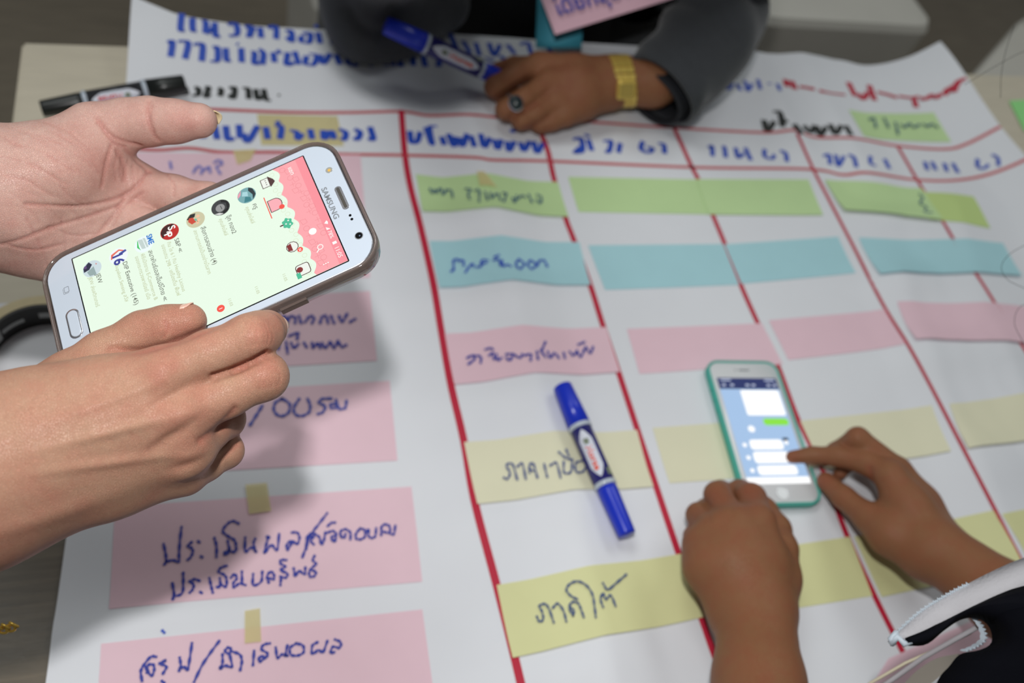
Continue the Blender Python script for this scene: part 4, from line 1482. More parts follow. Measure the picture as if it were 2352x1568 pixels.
r2(g, .0160, .0215, -.0115, -.0088, .00016, .0006)
g.local('sticker', em('screen_sticker', (40, 44, 60)), scr2)
g = Geo()
loft(g, [(circ(0, -.0606, .0057, 28), .00002), (circ(0, -.0606, .0056, 28), .0002), (circ(0, -.0606, .0050, 28), .00022), (circ(0, -.0606, .0048, 28), .00006)])
g.local('home_button', mat('pale_ring', (196, 198, 200), 0.3, metal=0.3), ph2)
g = Geo()
loft(g, [(rrect(.011, .0016, .0007, 4, 0, .0605), .00002), (rrect(.011, .0016, .0007, 4, 0, .0605), .00008)])
loft(g, [(circ(-.0085, .0605, .0009, 12), .00002), (circ(-.0085, .0605, .0009, 12), .00008)])
g.local('earpiece', M_gry, ph2)


# ------------------------------------------------------------------ markers
def marker(A, B, fr, rad, cap_m, body_m, panel_m, text_m, label, roll=0, panel=True, cat='marker'):
    """A big-cap end, B small-cap end (world), fr: fractions of cap end and label end"""
    A = np.array(A)
    B = np.array(B)
    L = np.linalg.norm(B - A)
    t = (B - A) / L
    v = CAM - (A + B) / 2
    v = v - t * (v @ t)
    v /= np.linalg.norm(v)
    w = np.cross(v, t)
    c, s = math.cos(roll), math.sin(roll)
    v, w = v * c + w * s, w * c - v * s
    e = empty('marker_pen', mw=mw_of(np.stack([t, w, v], 1), A))
    tag(e, label, cat)

    def lathe(prof, m, name, n=28):
        g = Geo()
        g.grid([[(x, r * math.cos(2 * math.pi * q / n), r * math.sin(2 * math.pi * q / n)) for q in range(n)] for x, r in prof], True)
        return g.local(name, m, e, True)
    R = rad
    a, b = fr[0] * L, fr[1] * L
    lathe([(0.0008, 0), (0.0004, R * .80), (0.0008, R * .88), (0.002, R * .92), (a * .5, R * 1.0), (a, R * 1.08), (a, R * 0.9), (a, 0)], cap_m, 'cap')
    lathe([(a, 0), (a, R * 1.0), (a + 0.0004, R * 1.09), (a + .0038, R * 1.09), (a + .0042, R * 0.9)], M_white, 'collar')
    lathe([(a + .0036, 0), (a + .004, R * 1.0), (b - .004, R * .98), (b - .0036, 0)], body_m, 'barrel')
    lathe([(b - .0042, R * .9), (b - .0038, R * 1.04), (b - .0006, R * 1.02), (b, R * .9), (b, 0)], M_white, 'collar')
    lathe([(b, 0), (b, R * .92), (b + .004, R * .93), (L - .002, R * .80), (L - .0004, R * .76), (L, 0)], cap_m, 'small_cap')
    if panel:
        pa, pb = a + .007, b - .007
        g = Geo()
        G = []
        n = 18
        for i in range(n + 1):
            u = i / n
            x = pa + (pb - pa) * u
            hw = min(1, min(u, 1 - u) * 4.6) ** .7
            row = []
            for j in range(9):
                th = (j / 8 - .5) * 1.25 * hw
                row.append((x, R * 1.012 * math.sin(th), R * 1.012 * math.cos(th)))
            G.append(row)
        g.grid(G)
        g.local('label_panel', panel_m, e, True)
        V, Fc = text_mesh('Horse', 0.03)
        V[:, 0] -= V[:, 0].min()
        s = (pb - pa) * .50 / V[:, 0].max()
        g = Geo()
        out = []
        for q in V:
            x = pa + (pb - pa) * .36 + q[0] * s
            th = (q[1] - .33) * .0072 / R
            out.append((x, -R * 1.03 * math.sin(-th), R * 1.03 * math.cos(th)))
        g.add(out, Fc)
        g.local('lettering', text_m, e)
        em_ = mat('emblem_ink', (120, 130, 110), .5)
        g = Geo()
        G = []
        for i in range(2):
            x = b - .013 + i * .006
            G.append([(x, R * 1.02 * math.sin(th), R * 1.02 * math.cos(th)) for th in np.linspace(.7, 1.3, 5)])
        g.grid(G)
        g.local('label_patch', em_, e)
        g = Geo()
        G = []
        for i in range(5):
            x = pa + (pb - pa) * (.2 + .03 * i)
            hw = [.1, .32, .2, .26, .1][i]
            G.append([(x, R * 1.02 * math.sin(th), R * 1.02 * math.cos(th)) for th in np.linspace(-hw, hw, 5)])
        g.grid(G)
        g.local('label_emblem', em_, e)
    return e


M_bcap = mat('blue_plastic', (26, 52, 196), 0.28)
M_navy = mat('navy_label', (42, 40, 118), 0.35)
M_lab = mat('white_label', (214, 218, 230), 0.35)
M_or = mat('orange_red_ink', (232, 84, 52), 0.4)
M_kcap = mat('black_plastic', (20, 24, 22), 0.3)
M_klab = mat('black_label', (46, 46, 50), 0.35)
zt = PAPER + 0.0105
A = Tz(1291, 884, zt + .001)
B = Tz(1441, 1229, zt)
zc = float(max(hgt(A[0], A[1]), hgt(B[0], B[1]))) + 0.0105
marker(Tz(1291, 886, zc), Tz(1441, 1229, zc), (.285, .70), .0088, M_bcap, M_navy, M_lab, M_or, 'blue double ended marker lying on the cream card in the middle of the chart')
marker(Cd(884, 57, .868), Cd(1172, 190, .928), (.30, .77), .0098, M_bcap, M_navy, M_lab, M_or, 'blue double ended marker held in the dark hand with the ring')
zk = float(hgt(*S(420, 195)[:2])) + .0115
Ak = Tz(426, 192, zk)
Bk = Tz(94, 250, zk - .008)
marker(Ak, Bk, (.275, .72), .0092, M_kcap, M_klab, M_lab, mat('red_print', (214, 60, 70), .5), 'black double ended marker resting behind the raised thumb at the upper left', roll=0.1)

# ------------------------------------------------------------------ tape roll and white scrap
tc_ = Tz(88, 792, TABLE + .024)
roll = empty('tape_roll', (tc_[0], tc_[1], TABLE + .0006))
tag(roll, 'roll of beige masking tape with a black inner core, left of the held phone', 'tape')
M_beige = mat('tape_beige', (206, 190, 150), .6, noise=.05, nscale=200)


def ring(name, r0, r1, h, m, parent, n=64):
    g = Geo()
    prof = [(r1, 0), (r1, h), (r0, h), (r0, 0), (r1, 0)]
    g.grid([[(r * math.cos(2 * math.pi * q / n), r * math.sin(2 * math.pi * q / n), z) for q in range(n)] for r, z in prof], True)
    return g.local(name, m, parent, False)


ring('tape', .0375, .0455, .024, M_beige, roll)
ring('core', .0352, .0375, .0238, mat('black_core', (26, 24, 24), .4), roll)
m_cp = mat('core_white', (190, 192, 192), .5)
for a0, a1, z0, z1 in ((2.55, 2.95, .006, .018), (2.0, 2.5, .010, .014), (1.2, 1.7, .010, .016)):
    g = Geo()
    g.grid([[(.0350 * math.cos(t), .0350 * math.sin(t), z) for t in np.linspace(a0, a1, 8)] for z in (z0, z1)])
    g.local('core_print', m_cp, roll)
q = [Tz(-60, 700, .7504), Tz(150, 690, .7504), Tz(175, 860, .7504), Tz(-60, 880, .7504)]
g = Geo()
g.grid([[q[0] + (q[1] - q[0]) * i / 5 for i in range(6)], [q[3] + (q[2] - q[3]) * i / 5 for i in range(6)]])
o = g.world('paper_scrap', M_sheet)
o.modifiers.new('thickness', 'SOLIDIFY').thickness = .0003
tag(o, 'plain white sheet of paper under the tape roll', 'paper')

# ------------------------------------------------------------------ gold bracelet glint at the lower left
g = Geo()
M_gold = mat('gold', (244, 204, 96), .3, metal=.7)
br = empty('gold_bracelet', tuple(Cd(0, 1445, .47)))
tag(br, 'thin gold chain link bracelet at the lower left edge of the photo', 'bracelet')
for i, (x, y) in enumerate([(32, 1434), (24, 1442), (14, 1438), (8, 1446), (-3, 1440), (-12, 1448), (-26, 1446), (-42, 1450), (-60, 1452)]):
    c = Cd(x, y, .47 + .001 * (i % 2))
    g = Geo()
    ax = [RW[0], RW[1], RW[2]]
    u, v = (ax[0], ax[1]) if i % 2 else (ax[0] * .8 + ax[1] * .4, ax[2] * .8 + ax[1] * .5)
    g.tube([c + .0026 * math.cos(t) * u + .0018 * math.sin(t) * v for t in np.linspace(0, 2 * math.pi, 13)], .00075, 6, False)
    g.world('link', M_gold, br, True)


# ------------------------------------------------------------------ people
def J(px, py, mode, val, rpx):
    if mode == 'd':
        p = Cd(px, py, val)
    elif mode == 'z':
        p = Tz(px, py, val)
    else:
        p = PD(px, py, val)
    d = (p - CAM) @ RW[2]
    return (p, rpx * d / F)


def seg(js):
    return [(a[0], b[0], a[1], b[1]) for a, b in zip(js[:-1], js[1:])]


def nail(parent, c, axis, normal, w, l, m, curv=None, tipw=.8):
    """curved nail plate: c centre, axis towards fingertip, normal outwards"""
    axis = np.array(axis) / np.linalg.norm(axis)
    normal = np.array(normal) - axis * (np.array(normal) @ axis)
    normal /= np.linalg.norm(normal)
    side = np.cross(axis, normal)
    R = curv or w * .62
    G = []
    for i in range(9):
        u = i / 8 - .5
        row = []
        ww = w / 2 * math.sqrt(max(0.02, 1 - (abs(u) * 2) ** 4 * .85))
        for j in range(9):
            s = (j / 8 - .5) * 2
            th = s * ww / R
            p = c + axis * (u * l * (1 - .10 * s * s)) + side * R * math.sin(th) + normal * (R * math.cos(th) - R - .0012 * (2 * u) ** 2 * .5)
            row.append(p)
        G.append(row)
    g = Geo()
    g.grid(G)
    o = g.world('fingernail', m, parent, True)
    sd = o.modifiers.new('thickness', 'SOLIDIFY')
    sd.thickness = .0005
    sd.offset = 0
    return o


SK1 = skin_mat('light_brown_skin', (178, 138, 114), (176, 116, 98), 0.48, 0.00013)
SKP = skin_mat('pink_palm_skin', (206, 170, 157), (192, 140, 129), 0.44, 0.00013, 0.5)
SK2 = skin_mat('tan_skin', (142, 97, 66), (146, 84, 60), 0.5)
SK3 = skin_mat('dark_brown_skin', (142, 97, 66), (136, 80, 58), 0.5)
M_nail = mat('nail', (222, 178, 160), 0.22, coat=.4)
M_nailtip = mat('clear_nail', (232, 208, 196), 0.15, alpha=.75, coat=.5)

# --- person holding the phone -------------------------------------------------
pA = empty('person', tuple(Cd(-250, 900, .40)))
tag(pA, 'person at the left edge, bare hands holding up the white phone', 'person')

# right hand, back of the hand towards us
wr = [J(-420, 1190, 'd', .345, 225), J(-60, 1110, 'd', .345, 205), J(70, 1055, 'd', .350, 185)]
trunk = seg([J(-420, 1165, 'd', .345, 205), J(-60, 1078, 'd', .347, 192), J(90, 1020, 'd', .353, 170)])
trunk += seg([J(-420, 1230, 'd', .350, 175), J(-60, 1120, 'd', .352, 178), J(90, 1065, 'd', .358, 160)])
trunk += seg([J(60, 985, 'd', .352, 112), J(230, 925, 'd', .356, 92), J(372, 868, 'd', .360, 70)])
trunk += seg([J(60, 1030, 'd', .350, 112), J(240, 985, 'd', .354, 92), J(412, 955, 'd', .361, 64)])
trunk += seg([J(60, 1085, 'd', .354, 108), J(250, 1050, 'd', .360, 86), J(432, 1028, 'd', .370, 58)])
trunk += seg([J(60, 1130, 'd', .360, 100), J(250, 1100, 'd', .368, 76), J(420, 1082, 'd', .382, 52)])
trunk += seg([J(60, 1000, 'd', .366, 90), J(170, 905, 'd', .374, 78)])
thumb = seg([J(60, 960, 'd', .366, 80), J(175, 872, 'd', .376, 68), J(240, 818, 'o', .0125, 56), J(330, 766, 'o', .0100, 50), J(385, 752, 'o', .0095, 49), J(433, 737, 'o', .0085, 41)])
index = seg([J(372, 866, 'd', .360, 62), J(480, 815, 'd', .363, 54), J(575, 775, 'd', .368, 52), J(600, 764, 'd', .375, 47), J(614, 756, 'd', .387, 40), J(618, 752, 'd', .398, 35)])
middle = seg([J(412, 955, 'd', .361, 58), J(520, 905, 'd', .367, 51), J(606, 864, 'd', .374, 53), J(600, 850, 'd', .392, 44), J(560, 830, 'd', .408, 38)])
ringf = seg([J(432, 1028, 'd', .370, 52), J(478, 985, 'd', .380, 47), J(515, 962, 'd', .391, 44), J(510, 930, 'd', .405, 40), J(470, 890, 'd', .412, 36)])
little = seg([J(420, 1082, 'd', .382, 46), J(470, 1063, 'd', .392, 40), J(518, 1035, 'd', .402, 38), J(510, 1000, 'd', .412, 34), J(470, 960, 'd', .416, 32)])
groups = [(.010, trunk, .006), (.004, thumb, .007), (.004, index, .006), (.004, middle, .006), (.004, ringf, .0055), (.004, little, .0055)]
cr = [([(490, 866), (535, 851), (575, 834), (612, 812)], 8, .0024)]
for i in range(7):
    x = 566 + i * 9
    cr.append(([(x - 4, 735 + i * 2), (x + 5, 765 + i), (x + 2, 795 - i)], 2.6, .00028 + .00012 * (i % 3)))
for i in range(6):
    x = 596 + i * 9
    cr.append(([(x - 8, 826 + i * 4), (x + 2, 860), (x - 2, 895 - i * 2)], 2.6, .00026 + .0001 * (i % 2)))
cr += [([(378, 735), (383, 758), (376, 775)], 3.2, .0007), ([(386, 738), (390, 755)], 2.2, .0003), ([(255, 800), (330, 805), (420, 778), (520, 735)], 9, .0010),
       ([(470, 1090), (500, 1060), (545, 1020)], 7, .0010), ([(455, 1010), (500, 985), (540, 940)], 8, .0010)]
for i in range(14):
    a = 90 + i * 23
    cr.append(([(a, 930 + (i * 37) % 90), (a + 26, 950 + (i * 37) % 90), (a + 30, 985 + (i * 37) % 90)], 3.0, .00010))
bp = [(375, 850, 55, 42, -25, .0022), (415, 950, 55, 36, -20, .0028), (430, 1035, 45, 32, -15, .0026), (425, 1088, 40, 28, -10, .0018),
      (260, 990, 150, 13, -14, .0010), (270, 1060, 150, 12, -8, .0010), (250, 920, 140, 13, -20, .0008), (595, 768, 32, 34, 0, .0010), (612, 862, 30, 34, 0, .0010), (395, 1000, 60, 12, -35, -.0014), (400, 905, 60, 12, -30, -.0012), (420, 1065, 40, 10, -20, -.0010), (130, 1180, 190, 20, -18, .0010)]
ti = [(375, 845, 60, .25), (415, 950, 70, .3), (600, 770, 50, .3), (610, 865, 45, .35), (430, 740, 60, .55), (330, 760, 60, .3), (-40, 1250, 170, .3), (540, 1000, 60, .3), (625, 745, 30, .4)]
hr = body('right_hand', groups, .00095, SK1, pA, cr, bp, ti)
# nails of the right hand
tp = J(614, 760, 'd', .396, 36)[0]
nail(hr, J(648, 752, 'd', .393, 10)[0], RW[2] * 1.0 + RW[0] * .25 + RW[1] * -.1, RW[0] * 1 - RW[2] * .35 + RW[1] * .05, .0105, .0150, M_nail)
nail(hr, J(652, 752, 'd', .401, 10)[0], RW[2] * .8 + RW[0] * .5, RW[0] * 1 - RW[2] * .6, .0095, .0070, M_nailtip)
t0 = J(436, 737, 'o', .0085, 41)[0]
tb_ = J(372, 757, 'o', .0095, 41)[0]
ax = (t0 - tb_) / np.linalg.norm(t0 - tb_)
nail(hr, t0 + R1[:, 1] * .0066 + R1[:, 2] * .0044 - ax * .0016, ax, R1[:, 1] * .9 + R1[:, 2] * .5, .0115, .0135, M_nail)

# left hand, palm towards us, behind the phone
trunk = seg([J(-420, 420, 'd', .42, 150), J(-120, 440, 'd', .425, 135), J(20, 450, 'd', .430, 125)])
trunk += seg([J(-120, 480, 'd', .43, 120), J(40, 490, 'd', .440, 105)])
trunk += seg([J(20, 400, 'd', .432, 108), J(140, 385, 'd', .438, 92), J(225, 345, 'd', .446, 62)])          # thenar
trunk += seg([J(0, 440, 'd', .440, 100), J(160, 440, 'd', .452, 80), J(300, 428, 'd', .462, 56)])
trunk += seg([J(0, 470, 'd', .442, 100), J(150, 490, 'd', .452, 78), J(262, 500, 'd', .458, 54)])
trunk += seg([J(0, 500, 'd', .440, 92), J(110, 530, 'd', .448, 72), J(205, 556, 'd', .452, 50)])
trunk += seg([J(-20, 505, 'd', .436, 90), J(60, 545, 'd', .442, 66), J(130, 592, 'd', .447, 46)])
thumb = seg([J(140, 370, 'd', .438, 82), J(215, 306, 'd', .446, 66), J(290, 284, 'd', .447, 54), J(345, 279, 'd', .447, 53), J(400, 279, 'd', .446, 47), J(458, 277, 'd', .445, 40)])
P = lambda x, y, o, r: J(x, y, 'o', o, r)
index = seg([J(300, 428, 'd', .462, 52), P(400, 447, -.020, 43), P(480, 462, -.0205, 41), P(560, 500, -.0195, 38), P(630, 520, -.0185, 33)])
middle = seg([J(262, 500, 'd', .458, 50), P(400, 545, -.0205, 42), P(510, 575, -.0195, 40), P(600, 580, -.0190, 34)])
ringf = seg([J(205, 556, 'd', .452, 46), P(350, 615, -.0205, 40), P(450, 640, -.0195, 38), P(530, 640, -.0185, 33)])
little = seg([J(130, 592, 'd', .447, 42), P(260, 670, -.0200, 36), P(340, 700, -.0190, 34), P(410, 700, -.0180, 30)])
groups = [(.012, trunk, .008), (.0045, thumb, .009), (.004, index, .008), (.004, middle, .007), (.004, ringf, .007), (.004, little, .007)]
cr = [([(342, 232), (338, 262), (348, 300), (362, 322)], 4, .0011), ([(350, 240), (346, 270), (356, 305)], 2.6, .0005), ([(222, 270), (262, 315), (325, 335)], 4, .0008),
      ([(255, 335), (242, 380), (232, 430)], 5, .0006), ([(268, 345), (285, 380), (286, 415)], 5, .0006),
      ([(223, 280), (259, 325), (288, 338)], 4, .0008), ([(290, 345), (320, 375), (345, 395)], 5, .0005),
      ([(339, 392), (312, 428), (268, 455), (187, 472), (58, 468)], 4, .0010), ([(286, 455), (250, 508), (200, 562), (160, 590)], 4, .0009), ([(272, 472), (196, 499), (90, 530), (0, 560)], 4, .0008),
      ([(330, 440), (280, 480), (255, 530)], 3, .0005), ([(385, 400), (400, 425), (398, 450)], 3, .0005), ([(190, 470), (150, 440), (120, 400)], 2.6, .0003),
      ([(0, 360), (70, 380), (150, 420)], 2.6, .0004), ([(20, 330), (90, 350), (170, 395)], 2.6, .0004), ([(40, 300), (120, 325), (190, 370)], 2.4, .0003),
      ([(0, 400), (60, 415), (120, 450)], 2.6, .0004), ([(80, 275), (150, 300), (205, 345)], 2.4, .0003), ([(110, 520), (170, 540), (220, 535)], 2.6, .0004), ([(20, 560), (80, 570), (140, 560)], 3, .0005),
      ([(60, 500), (90, 560), (110, 610)], 3, .0004), ([(140, 500), (150, 550), (150, 590)], 3, .0004)]
cr = [(p, w * .9, d_ * 1.15) for p, w, d_ in cr]
for i in range(9):
    a = -20 + i * 22
    cr.append(([(a, 300 + (i % 3) * 12), (a + 50, 330 + (i % 3) * 12), (a + 95, 385 + (i % 2) * 14)], 2.4, .0002))
for i in range(8):
    a = 10 + i * 26
    cr.append(([(a, 440 + (i * 31) % 60), (a + 30, 452 + (i * 31) % 60), (a + 55, 480 + (i * 31) % 60)], 2.4, .0002))
for i in range(5):
    cr.append(([(270 + i * 12, 352 + i * 9), (262 + i * 14, 385 + i * 6), (268 + i * 13, 415 + i * 4)], 2.8, .0003))
bp = [(120, 390, 90, 70, 20, .0030), (430, 278, 40, 30, 0, .0010), (290, 285, 40, 30, 0, .0008), (60, 550, 90, 40, 20, .0020)]
ti = [(430, 278, 60, .55), (290, 290, 60, .3), (150, 380, 110, .25), (300, 430, 70, .35), (60, 540, 90, .3), (220, 360, 50, .4), (450, 430, 50, .4)]
hl = body('left_hand', groups, .00105, SKP, pA, cr, bp, ti, ct=.6)
nt_ = J(482, 262, 'd', .450, 10)[0]
nail(hl, nt_, RW[0] * 1 + RW[1] * .12, RW[2] * .55 - RW[1] * .85, .011, .013, mat('pale_nail', (232, 214, 170), .25))

# --- person using the teal phone ------------------------------------------------
pB = empty('person', tuple(Tz(2300, 1450, .80)))
tag(pB, 'person at the lower right in a black garment, tapping the teal phone with one finger', 'person')
Z = .75
trunk = seg([J(1748, 1900, 'z', Z + .105, 124), J(1743, 1568, 'z', Z + .066, 97), J(1735, 1400, 'z', Z + .052, 84)])
trunk += seg([J(1770, 1400, 'z', Z + .050, 52), J(1785, 1330, 'z', Z + .050, 46), J(1790, 1262, 'z', Z + .046, 40)])
trunk += seg([J(1730, 1400, 'z', Z + .052, 80), J(1745, 1290, 'z', Z + .060, 56), J(1738, 1200, 'z', Z + .062, 42)])
trunk += seg([J(1725, 1400, 'z', Z + .052, 80), J(1705, 1290, 'z', Z + .061, 56), J(1688, 1205, 'z', Z + .063, 42)])
trunk += seg([J(1715, 1400, 'z', Z + .050, 72), J(1665, 1290, 'z', Z + .056, 54), J(1645, 1220, 'z', Z + .056, 40)])
trunk += seg([J(1700, 1400, 'z', Z + .046, 62), J(1628, 1300, 'z', Z + .048, 50), J(1610, 1250, 'z', Z + .046, 40)])
thumb = seg([J(1790, 1262, 'z', Z + .046, 40), J(1782, 1215, 'z', Z + .038, 34), J(1755, 1172, 'z', Z + .030, 29), J(1725, 1140, 'z', Z + .024, 26)])
index = seg([J(1738, 1200, 'z', Z + .062, 40), J(1724, 1145, 'z', Z + .048, 35), J(1700, 1130, 'z', Z + .030, 28), J(1688, 1135, 'z', Z + .018, 25)])
middle = seg([J(1688, 1205, 'z', Z + .063, 38), J(1648, 1136, 'z', Z + .046, 30), J(1655, 1130, 'z', Z + .028, 26), J(1672, 1140, 'z', Z + .016, 24)])
ringf = seg([J(1645, 1220, 'z', Z + .056, 36), J(1604, 1182, 'z', Z + .036, 27), J(1622, 1170, 'z', Z + .022, 24), J(1650, 1165, 'z', Z + .014, 23)])
little = seg([J(1610, 1250, 'z', Z + .046, 36), J(1596, 1232, 'z', Z + .028, 25), J(1618, 1205, 'z', Z + .018, 22), J(1645, 1195, 'z', Z + .012, 21)])
groups = [(.010, trunk, .006), (.004, thumb, .006), (.004, index, .006), (.004, middle, .005), (.004, ringf, .005), (.004, little, .005)]
body('left_hand', groups, .0016, SK2, pB, [([(1682, 1140), (1684, 1160), (1682, 1180)], 8, .0011), ([(1620, 1155), (1626, 1175), (1628, 1190)], 8, .0010)], [(1740, 1200, 26, 24, 0, .001), (1690, 1205, 24, 22, 0, .001)], [(1725, 1130, 40, .4), (1645, 1130, 30, .4)], ct=0)

trunk = seg([J(2520, 1500, 'z', Z + .110, 110), J(2320, 1385, 'z', Z + .085, 82), J(2160, 1268, 'z', Z + .062, 66)])
trunk += seg([J(2140, 1262, 'z', Z + .058, 62), J(2085, 1165, 'z', Z + .056, 46), J(2043, 1092, 'z', Z + .056, 34)])
trunk += seg([J(2160, 1255, 'z', Z + .052, 56), J(2110, 1160, 'z', Z + .046, 42), J(2060, 1082, 'z', Z + .046, 32)])
trunk += seg([J(2160, 1262, 'z', Z + .042, 50), J(2115, 1180, 'z', Z + .034, 40), J(2065, 1100, 'z', Z + .034, 30)])
trunk += seg([J(2120, 1270, 'z', Z + .054, 52), J(2045, 1228, 'z', Z + .046, 42), J(1998, 1190, 'z', Z + .038, 32)])
thumb = seg([J(1998, 1190, 'z', Z + .038, 32), J(1938, 1142, 'z', Z + .026, 26), J(1898, 1105, 'z', Z + .018, 22)])
index = seg([J(2043, 1092, 'z', Z + .056, 33), J(1990, 1062, 'z', Z + .046, 28), J(1925, 1047, 'z', Z + .034, 24), J(1865, 1045, 'z', Z + .023, 19), J(1820, 1049, 'z', Z + .0175, 15.5)])
middle = seg([J(2058, 1080, 'z', Z + .048, 31), J(1970, 1006, 'z', Z + .050, 25), J(1920, 1036, 'z', Z + .026, 20), J(1892, 1056, 'z', Z + .012, 17)])
ringf = seg([J(2065, 1098, 'z', Z + .034, 29), J(2000, 1045, 'z', Z + .032, 22), J(1950, 1062, 'z', Z + .016, 18), J(1928, 1088, 'z', Z + .012, 15)])
little = seg([J(2072, 1115, 'z', Z + .026, 27), J(2030, 1062, 'z', Z + .022, 20), J(1990, 1062, 'z', Z + .012, 16)])
groups = [(.010, trunk, .006), (.004, thumb, .006), (.004, index, .005), (.004, middle, .005), (.004, ringf, .005), (.004, little, .005)]
hb_ = body('right_hand', groups, .0016, SK2, pB, [([(1998, 1075), (2002, 1110), (2010, 1140)], 6, .0012)], [(2045, 1090, 26, 24, 0, .001)], [(1820, 1050, 25, .5), (1900, 1100, 30, .5)])
nail(hb_, J(1874, 1064, 'z', Z + .016, 5)[0], -RW[0] - RW[1] * -.1, -RW[2] + RW[1] * .3, .009, .013, mat('cream_nail', (214, 196, 160), .3))

# --- person opposite ---------------------------------------------------------
tor = np.array([.36, 1.00])
pC = empty('person', (tor[0], tor[1], .45))
tag(pC, 'person across the table in a dark grey jacket, forearm on the chart, holding a marker', 'person')
trunk = seg([J(1590, 130, 'z', Z + .052, 70), J(1500, 185, 'z', Z + .045, 56), J(1415, 188, 'z', Z + .038, 53)])
trunk += seg([J(1410, 172, 'z', Z + .040, 42), J(1320, 165, 'z', Z + .044, 36), J(1238, 149, 'z', Z + .042, 29)])
trunk += seg([J(1410, 188, 'z', Z + .040, 42), J(1330, 192, 'z', Z + .044, 36), J(1262, 190, 'z', Z + .041, 29)])
trunk += seg([J(1400, 205, 'z', Z + .036, 40), J(1335, 220, 'z', Z + .037, 34), J(1280, 232, 'z', Z + .034, 28)])
trunk += seg([J(1390, 212, 'z', Z + .030, 38), J(1335, 240, 'z', Z + .028, 32), J(1300, 262, 'z', Z + .026, 27)])
trunk += seg([J(1390, 190, 'z', Z + .030, 44), J(1310, 210, 'z', Z + .026, 40)])
index = seg([J(1238, 149, 'z', Z + .042, 28), J(1185, 170, 'z', Z + .038, 25), J(1138, 200, 'z', Z + .030, 25), J(1148, 215, 'z', Z + .016, 20), J(1180, 215, 'z', Z + .011, 18)])
middle = seg([J(1262, 190, 'z', Z + .041, 28), J(1205, 225, 'z', Z + .036, 24), J(1162, 252, 'z', Z + .026, 24), J(1175, 262, 'z', Z + .014, 19), J(1200, 250, 'z', Z + .011, 17)])
ringf = seg([J(1280, 232, 'z', Z + .034, 27), J(1232, 258, 'z', Z + .028, 23), J(1198, 277, 'z', Z + .021, 22), J(1210, 280, 'z', Z + .013, 18), J(1235, 265, 'z', Z + .011, 16)])
little = seg([J(1300, 262, 'z', Z + .026, 26), J(1268, 278, 'z', Z + .021, 22), J(1240, 286, 'z', Z + .016, 20), J(1262, 285, 'z', Z + .012, 17)])
thumb = seg([J(1310, 165, 'z', Z + .026, 32), J(1240, 150, 'z', Z + .022, 24), J(1180, 150, 'z', Z + .020, 20), J(1143, 158, 'z', Z + .024, 16)])
groups = [(.010, trunk, .006), (.004, thumb, .004), (.004, index, .005), (.004, middle, .005), (.004, ringf, .005), (.004, little, .005)]
body('right_hand', groups, .0019, SK3, pC, [([(1131, 232), (1170, 210), (1212, 183)], 7, .0018), ([(1168, 272), (1200, 255), (1232, 236)], 6, .0016), ([(1205, 296), (1235, 283), (1262, 265)], 6, .0012)],
     [(1238, 150, 24, 20, 0, .0012), (1262, 190, 24, 18, 0, .001)], [(1140, 155, 30, .5), (1300, 180, 60, .3)], kg=.0012)

# jacket and shirt of the person opposite
M_jack = mat('charcoal_wool', (50, 53, 57), .85, noise=.10, nscale=120, bump=.3, bscale=600, sheen=.2)
M_jin = mat('jacket_lining', (24, 26, 32), .8)
M_shirt = mat('black_shirt', (30, 31, 35), .85, noise=.08, nscale=60)


def jz(px, py, z, r):
    return (Tz(px, py, z), r)


def sleeve(name, path, rads, m, parent, mi=None, flat=.85, wr=0.0, n=30):
    P = crom([p for p in path], 7)
    rr = np.interp(np.linspace(0, 1, len(P)), np.linspace(0, 1, len(rads)), rads)
    g = Geo()
    g.tube(P, list(rr), n, False, flat)
    V = np.array(g.v)
    m_ = len(P)
    for i in range(m_):
        for k_ in range(n):
            q = i * n + k_
            d = V[q] - P[i]
            a = 2 * math.pi * k_ / n
            V[q] = P[i] + d * (1 + wr * math.sin(3 * a + i * .8) + wr * .7 * math.sin(i * 1.1 + 2 * a))
    g.v = [tuple(v) for v in V]
    o = g.world(name, m, parent, True)
    if mi:
        o.data.materials.append(mi)
    s = o.modifiers.new('thickness', 'SOLIDIFY')
    s.thickness = .003
    s.offset = -1
    if mi:
        s.material_offset = 1
    return o


# right sleeve (our right): wide cuff around the wrist up to the elbow and shoulder
sleeve('jacket_sleeve', [Tz(1512, 208, Z + .047), Tz(1560, 160, Z + .058), Tz(1625, 85, Z + .070), Tz(1645, -10, Z + .085), Tz(1670, -150, Z + .16), Tz(1640, -420, Z + .30)], [.047, .050, .056, .062, .066, .072], M_jack, pC, M_jin, .82, .03)
sleeve('shirt_cuff', [Tz(1496, 224, Z + .036), Tz(1536, 190, Z + .042), Tz(1584, 140, Z + .050)], [.039, .040, .041], M_jin, pC, None, .8, 0)
# left sleeve: elbow resting on the chart
tr = seg([jz(846, 52, Z + .040, .036), jz(850, -30, Z + .060, .050), jz(880, -170, Z + .14, .062), jz(960, -330, Z + .36, .075)])
tr += seg([jz(846, 52, Z + .040, .036), jz(915, 40, Z + .036, .034), jz(1010, 5, Z + .036, .034)])
body('jacket_sleeve', [(.03, tr, .01)], .004, M_jack, pC, [([(800, 20), (830, 60), (880, 80)], 14, .003), ([(900, 10), (880, 50), (890, 95)], 14, .003)])
